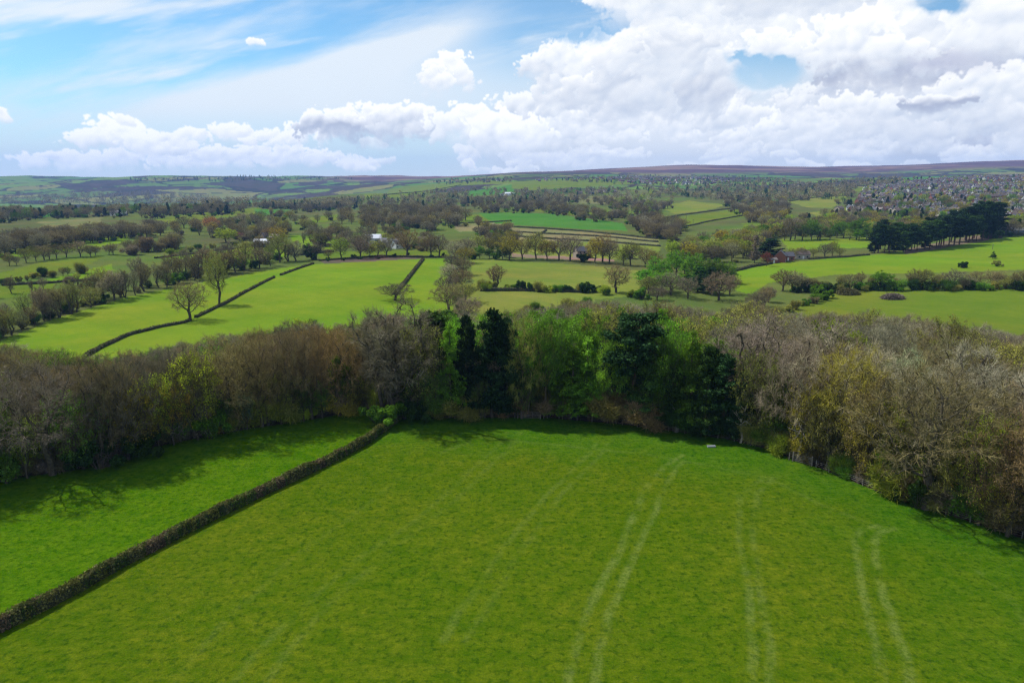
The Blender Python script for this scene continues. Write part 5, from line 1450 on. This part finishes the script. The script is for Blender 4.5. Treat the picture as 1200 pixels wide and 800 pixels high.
dead(791, 505.5, 461, 3, 'pale snapped dead trunk at the edge of the dark wood', True)
dead(868, 519, 444, 8, 'bleached dead tree with twisted limbs against the dark wood', lean=(.04, -.03))
dead(934, 541, 492, 12, 'thin leaning silver stem by the small grey gate', lean=(.22, -.05))
x, y, z = hit(833.5, 523.5)
o = root('water_trough', (x, y, z), .1); tag(o, 'small pale water trough lying in the near pasture by the shadow', 'trough')
A = Acc(); A.add(boxv((0, 0, 0), 1.2, .5, .18)); me = A.mesh('basin', [plain('galvanised', (.3, .32, .35), .5, .3)]); link(bpy.data.objects.new('basin', me), o)
A = Acc()
for a, b, sx, sy in ((0, -.24, 1.26, .05), (0, .24, 1.26, .05), (-.61, 0, .05, .43), (.61, 0, .05, .43)): A.add(boxv((a, b, .182), sx, sy, .05))
link(bpy.data.objects.new('rim', A.mesh('rim', [plain('rim_metal', (.4, .42, .45), .45, .3)])), o)

# utility poles
def upole(u, vb, vt, label):
    x, y, z = hit(u, vb); H = height_for(x, y, z, u, vt)
    A = Acc(); A.add(prisms(np.array([[0, 0, -.3]]), np.array([[0, 0, H]]), np.array([.2]), np.array([.13]), 8))
    o = root('utility_pole', (x, y, z)); tag(o, label, 'utility pole', 'utility poles')
    link(bpy.data.objects.new('mast', A.mesh('mast', [M_WOOD])), o)
    A = Acc(); A.add(boxv((0, 0, H - .8), 2.2, .12, .14)); link(bpy.data.objects.new('crossarm', A.mesh('crossarm', [M_WOOD])), o)
upole(804, 262, 251, 'wooden utility pole in the pale slope field')
upole(1163, 292, 286, 'thin wooden pole above the conical tree')
upole(812, 266, 257, 'second wooden utility pole lower down the slope field')

# ------------------------------------------------------------------ buildings
M_BRICK = plain('red_brick', (.22, .075, .05), .8); M_STONE = plain('stone', (.30, .26, .20), .85); M_WHITE = plain('white_render', (.72, .71, .68), .7, 0, .04)
M_CREAM = plain('cream_render', (.36, .31, .25), .7); M_SLATE = plain('slate_roof', (.075, .075, .09), .75); M_TILE = plain('brown_tile_roof', (.11, .078, .065), .8)
M_GLASS = plain('window_glass', (.03, .035, .045), .15); M_SHEET = plain('pale_sheet_roof', (.72, .74, .78), .35, .1, .05); M_GREYSHEET = plain('grey_sheet', (.30, .31, .33), .6); M_BLUE = plain('blue_sheet', (.10, .16, .24), .5); M_PALETILE = plain('pale_tile_roof', (.17, .14, .125), .8)
def gable(L_, D_, hw, hr, over=.35):
    h = D_ / 2
    V = np.array([(-L_/2,-h,0),(L_/2,-h,0),(L_/2,h,0),(-L_/2,h,0),(-L_/2,-h,hw),(L_/2,-h,hw),(L_/2,h,hw),(-L_/2,h,hw),(-L_/2,0,hw+hr),(L_/2,0,hw+hr)], float)
    q = [(0,1,5,4),(2,3,7,6)]; tri5 = [(1,2,6,9,5),(3,0,4,8,7)]
    walls = (V, [np.array(q), np.array(tri5)])
    e = over; a = hr / h; t = .16; zr = hw + hr + .03; ze = hw - a * e + .03
    RV = np.array([(-L_/2-e,-h-e,ze),(L_/2+e,-h-e,ze),(L_/2+e,0,zr),(-L_/2-e,0,zr),(-L_/2-e,h+e,ze),(L_/2+e,h+e,ze)], float)
    RV2 = RV + np.array([0,0,t])
    V2 = np.vstack([RV, RV2])
    F = [(6,7,8,9),(9,8,11,10),(1,0,3,2),(2,3,4,5),(0,1,7,6),(5,4,10,11),(1,2,8,7),(2,5,11,8),(3,0,6,9),(4,3,9,10)]
    return walls, (V2, [np.array(F)])
def house(u, v, wpx, L_=None, D_=7, hw=5, hr=2.6, ang=0, wall=M_BRICK, roof=M_SLATE, label='', chim=1, wins=3, name='house', cat='house', storeys=2, sheet=False):
    x, y, z = hit(u, v)
    if L_ is None: L_ = wpx * y / FPX
    o = root(name, (x, y, z), ang); tag(o, label, cat)
    (wv, wf), (rv, rf) = gable(L_, D_, hw, hr)
    mobj('wall', new_mesh('wall', wv + np.array([0, 0, -.0]), wf), [wall], o)
    ro = mobj('roof', new_mesh('roof', rv, rf), [roof], o)
    for i in range(chim):
        A = Acc(); A.add(boxv(((-1 if i else 1) * L_ * .36, 0, hw + hr - .5), .9, .7, 1.7)); link(bpy.data.objects.new('chimney', A.mesh('chimney', [wall])), ro)
    for sd in (-1, 1):
        for s_ in range(storeys):
            for i in range(wins):
                if s_ == 0 and i == wins // 2: continue
                xx = (i + .5) / wins * L_ * .86 - L_ * .43
                A = Acc(); A.add(boxv((xx, sd * (D_ / 2 + .02), .9 + s_ * 2.5), 1.25, .08, 1.25)); link(bpy.data.objects.new('window', A.mesh('window', [M_GLASS])), o)
    xx = ((wins // 2) + .5) / wins * L_ * .86 - L_ * .43
    A = Acc(); A.add(boxv((xx, -(D_ / 2 + .02), 0.0), 1.1 if not sheet else L_ * .3, .07, 2.1 if not sheet else hw * .75)); link(bpy.data.objects.new('door', A.mesh('door', [M_WHITE if not sheet else M_BLUE])), o)
    return o
house(914, 307, 10, L_=9, D_=7, hw=4.6, hr=3.2, ang=1.15, label='red brick house with steep slate roof beside the bright eastern field')
house(921, 305, 8, L_=9, D_=6, hw=3.2, hr=2.4, ang=.1, label='low brick wing adjoining the steep brick house', storeys=1, chim=0)
house(905, 308, 5, L_=5, D_=4, hw=2.3, hr=1.2, ang=.2, label='small lean-to shed in front of the brick house', storeys=1, chim=0, wins=1, roof=M_PALETILE, name='shed', cat='shed')
house(939, 303, 8, L_=10, D_=6, hw=3.2, hr=2, ang=.05, label='low brown outbuilding among the garden trees east of the brick house', storeys=1, chim=0, wall=M_CREAM, roof=M_TILE, name='outbuilding', cat='outbuilding')
house(438, 285, 12, L_=13, D_=9, hw=4.5, hr=3, ang=.25, wall=M_WHITE, roof=M_SHEET, label='barn with brilliant white sheet roof behind the lane row', storeys=1, chim=0, wins=2, name='barn', cat='barn', sheet=True)
house(458, 289, 16, L_=17, D_=9, hw=4, hr=2.8, ang=-.3, wall=M_STONE, roof=M_SLATE, label='long slate-roofed farm building east of the white barn')
house(466, 291, 8, L_=9, D_=6, hw=4, hr=2.5, ang=.9, wall=M_WHITE, roof=M_SLATE, label='small white-walled cottage at the end of the long farm building')
house(497, 288, 8, L_=9, D_=7, hw=4.5, hr=2.8, ang=.2, wall=M_CREAM, roof=M_TILE, label='cream cottage half hidden behind the trees near the strip field')
house(307, 286, 10, L_=12, D_=7, hw=2.6, hr=1.6, ang=.1, wall=M_GREYSHEET, roof=M_SHEET, label='low farm shed with pale roof at the western farm', storeys=1, chim=0, wins=2, name='farm_shed', cat='shed', sheet=True)
house(311, 289, 14, L_=15, D_=8, hw=2.8, hr=1.6, ang=.05, wall=M_STONE, roof=M_SLATE, label='low dark shed in front of the western farm', storeys=1, chim=0, wins=3, name='farm_shed', cat='shed', sheet=True)
house(315, 283, 10, L_=11, D_=7, hw=5, hr=3, ang=.7, wall=M_STONE, roof=M_SLATE, label='stone farmhouse behind the sheds of the western farm')
house(324, 284, 9, L_=10, D_=7, hw=4.5, hr=2.6, ang=-.4, wall=M_BRICK, roof=M_PALETILE, label='pale-roofed house under the golden domed tree')
house(682, 302, 10, L_=11, D_=7, hw=5, hr=3, ang=.4, wall=M_STONE, roof=M_SLATE, label='slate-roofed house among the trees behind the yellow field', )
house(735, 303, 6, L_=8, D_=6, hw=3.4, hr=2, ang=-.2, wall=M_STONE, roof=M_TILE, label='small stone cottage behind the eastern hedgerow trees', storeys=1)
house(1178, 271, 22, L_=26, D_=14, hw=4.2, hr=2.6, ang=-.12, wall=M_GREYSHEET, roof=M_GREYSHEET, label='long grey farm shed at the end of the black pines', storeys=1, chim=0, wins=4, name='farm_shed', cat='shed', sheet=True)
house(1194, 274, 16, L_=16, D_=10, hw=3.4, hr=2, ang=-.1, wall=M_BLUE, roof=M_GREYSHEET, label='blue-sided lower shed beside the long grey shed', storeys=1, chim=0, wins=2, name='farm_shed', cat='shed', sheet=True)
house(137, 253, 8, L_=16, D_=8, hw=5, hr=3, ang=.1, wall=M_WHITE, roof=M_SLATE, label='white farmhouse among dark trees on the western ridge')
house(145, 252.6, 5, L_=10, D_=8, hw=4, hr=2.5, ang=.5, wall=M_WHITE, roof=M_SHEET, label='pale-roofed outbuilding beside the white ridge farmhouse', storeys=1, chim=0)
house(597, 229, 8, L_=24, D_=10, hw=5, hr=3, ang=.15, wall=M_WHITE, roof=M_SHEET, label='long white building in the fields of the middle hill')
house(588, 230, 4, L_=12, D_=8, hw=4, hr=2.5, ang=-.2, wall=M_WHITE, roof=M_SLATE, label='small white building west of the long white one')
house(536, 214, 4, L_=16, D_=9, hw=5, hr=3, ang=.1, wall=M_CREAM, roof=M_TILE, label='cream hall among dark trees on the middle skyline')
house(2, 252, 6, L_=16, D_=9, hw=5, hr=3, ang=.1, wall=M_WHITE, roof=M_SLATE, label='white farm building at the western edge of the valley')

# town and village houses
def town_proto(seed):
    rs = np.random.RandomState(seed)
    L_ = rs.uniform(7, 13); D_ = rs.uniform(6.5, 8.5); hw = rs.uniform(4.6, 5.4); hr = rs.uniform(2.2, 3.2)
    (wv, wf), (rv, rf) = gable(L_, D_, hw, hr)
    V = [wv]; G = [f for f in wf]; M = [0, 0]; o = len(wv)
    V.append(rv); G.append(rf[0] + o); M.append(1); o += len(rv)
    for sx in (-1, 1):
        b, f = boxv((sx * L_ * .37, .0, hw + hr - .5), .9, .7, 1.6); V.append(b); G.append(f + o); M.append(0); o += len(b)
    for sd in (-1, 1):
        for s_ in (0, 1):
            for i in range(3):
                b, f = boxv(((i - 1) * L_ * .3, sd * (D_ / 2 + .02), .9 + s_ * 2.4), 1.4, .08, 1.2); V.append(b); G.append(f + o); M.append(2); o += len(b)
    me = new_mesh('town_house', np.vstack(V), G, M)
    wm = [M_BRICK, M_CREAM, M_STONE, M_STONE, M_BRICK, M_WHITE][seed % 6]; rm = [M_SLATE, M_TILE, M_SLATE, M_PALETILE, M_TILE, M_SLATE, M_SLATE][seed % 7]
    for m in (wm, rm, M_GLASS): me.materials.append(m)
    return me, ['brick', 'cream', 'stone', 'stone', 'brick', 'white'][seed % 6], ['slate', 'brown-tiled', 'slate', 'pale-tiled', 'brown-tiled', 'slate', 'slate'][seed % 7]
TP = [town_proto(s) for s in range(14)]
hspots = []
def town(poly, n, group, where, ang, sp=1.0):
    pw = [(q[0], q[1]) for q in hits(poly, rmin=300)]; PW = np.array(pw); c0 = PW.mean(0); R_ = np.abs(PW - c0).max() * 1.5
    ca, sa = cos(ang), sin(ang); out = []
    for rw in np.arange(-R_, R_, 27 * sp):
        off = RS.uniform(0, 10)
        for q in np.arange(-R_, R_, 10.5 * sp):
            bend = 26 * sin((q + rw * .6) / 90) + 14 * sin(rw / 70 + q / 45)
            for side in (-1, 1):
                if RS.rand() < .22: continue
                lx = q + off + RS.normal() * .7; ly = rw + bend + side * 8.5 + RS.normal() * .6
                out.append((c0[0] + ca * lx - sa * ly, c0[1] + sa * lx + ca * ly, ang + math.atan(26 / 90 * cos((q + rw * .6) / 90)) * .9))
    if not out: return
    O = np.array(out); m = inpoly(O[:, 0], O[:, 1], pw); O = O[m]
    O = O[fbm(O[:, 0] / 60, O[:, 1] / 60, 401, 2) > .34]
    if len(O) > n: O = O[np.sort(RS.permutation(len(O))[:n])]
    for x, y, a_ in O: hspots.append((float(x), float(y), float(ground(x, y)), group, where, float(a_) + (pi / 2 if RS.rand() < .12 else 0), float(to_px(x, y, 0)[0])))
town([(1012, 222), (1060, 214), (1130, 209), (1215, 206), (1215, 262), (1180, 262), (1120, 256), (1060, 250), (1020, 250), (1005, 240)], 1500, 'houses of the hillside town', 'in the dense hillside town', .5)
town([(975, 246), (1015, 236), (1040, 244), (1000, 252)], 16, 'houses at the near edge of the town', 'at the near edge of the town', .4)
town([(690, 210), (745, 207), (830, 209), (860, 213), (830, 217), (760, 216)], 260, 'houses of the hill village', 'in the hill village below the moor', .2)
town([(620, 211), (690, 208), (690, 211), (630, 213)], 12, 'houses on the ridge west of the village', 'on the ridge west of the village', .1)
town([(660, 226), (720, 223), (722, 227), (670, 230)], 9, 'houses in the fields below the village', 'in the fields below the village', .1)
town([(540, 213), (590, 210), (600, 212), (550, 216)], 7, 'houses on the middle skyline', 'on the middle skyline', .1)
hspots.sort(key=lambda h: h[0] ** 2 + h[1] ** 2)
rest = []
for i, (x, y, z, g_, w_, a_, u_) in enumerate(hspots):
    me, wn, rn = TP[RS.randint(len(TP))]
    if i < 275:
        o = bpy.data.objects.new('house', me); o.location = (x, y, z - .6); o.rotation_euler = (0, 0, a_); link(o)
        tag(o, f'small {wn} house with {rn} roof {w_}', 'house', g_)
    else: rest.append((x, y, z - .6, a_, me))
V = []; G = []; MI = []; o_ = 0; mats = [M_BRICK, M_CREAM, M_WHITE, M_STONE, M_SLATE, M_TILE, M_PALETILE, M_GLASS]
for x, y, z, a_, me in rest:
    co = np.zeros(len(me.vertices) * 3, np.float32); me.vertices.foreach_get('co', co); co = co.reshape(-1, 3)
    R = np.array([[cos(a_), -sin(a_), 0], [sin(a_), cos(a_), 0], [0, 0, 1]])
    V.append(co @ R.T + np.array([x, y, z]))
    byk = {}
    for p in me.polygons: byk.setdefault((len(p.vertices), p.material_index), []).append(list(p.vertices))
    for (k, mi), fs in byk.items():
        G.append(np.array(fs) + o_); MI.append(mats.index(me.materials[mi]))
    o_ += len(co)
if V:
    me = new_mesh('distant_houses', np.vstack(V), G, MI)
    for m in mats: me.materials.append(m)
    o = link(bpy.data.objects.new('distant_houses', me)); tag(o, 'farther roofs of the town and village, too many to tell apart', 'houses', kind='stuff')

# ------------------------------------------------------------------ haze
HAZE = 0.000070
hz_v, hz_f = boxv((0, 3000, -75), 15000, 13200, 420)
o = mobj('haze', new_mesh('haze', hz_v, [hz_f])); tag(o, 'thin blue air over the valley', 'haze', kind='stuff')
m, t, out = mat('haze')
vp = N(t, 'ShaderNodeVolumePrincipled'); vp.inputs['Density'].default_value = HAZE; vp.inputs['Color'].default_value = (.26, .50, 1.0, 1); vp.inputs['Anisotropy'].default_value = 0.1
L(t, vp.outputs[0], out.inputs['Volume']); o.data.materials.append(m)
print('haze z', -75, 345, 'ground z range', GZ.min(), GZ.max())
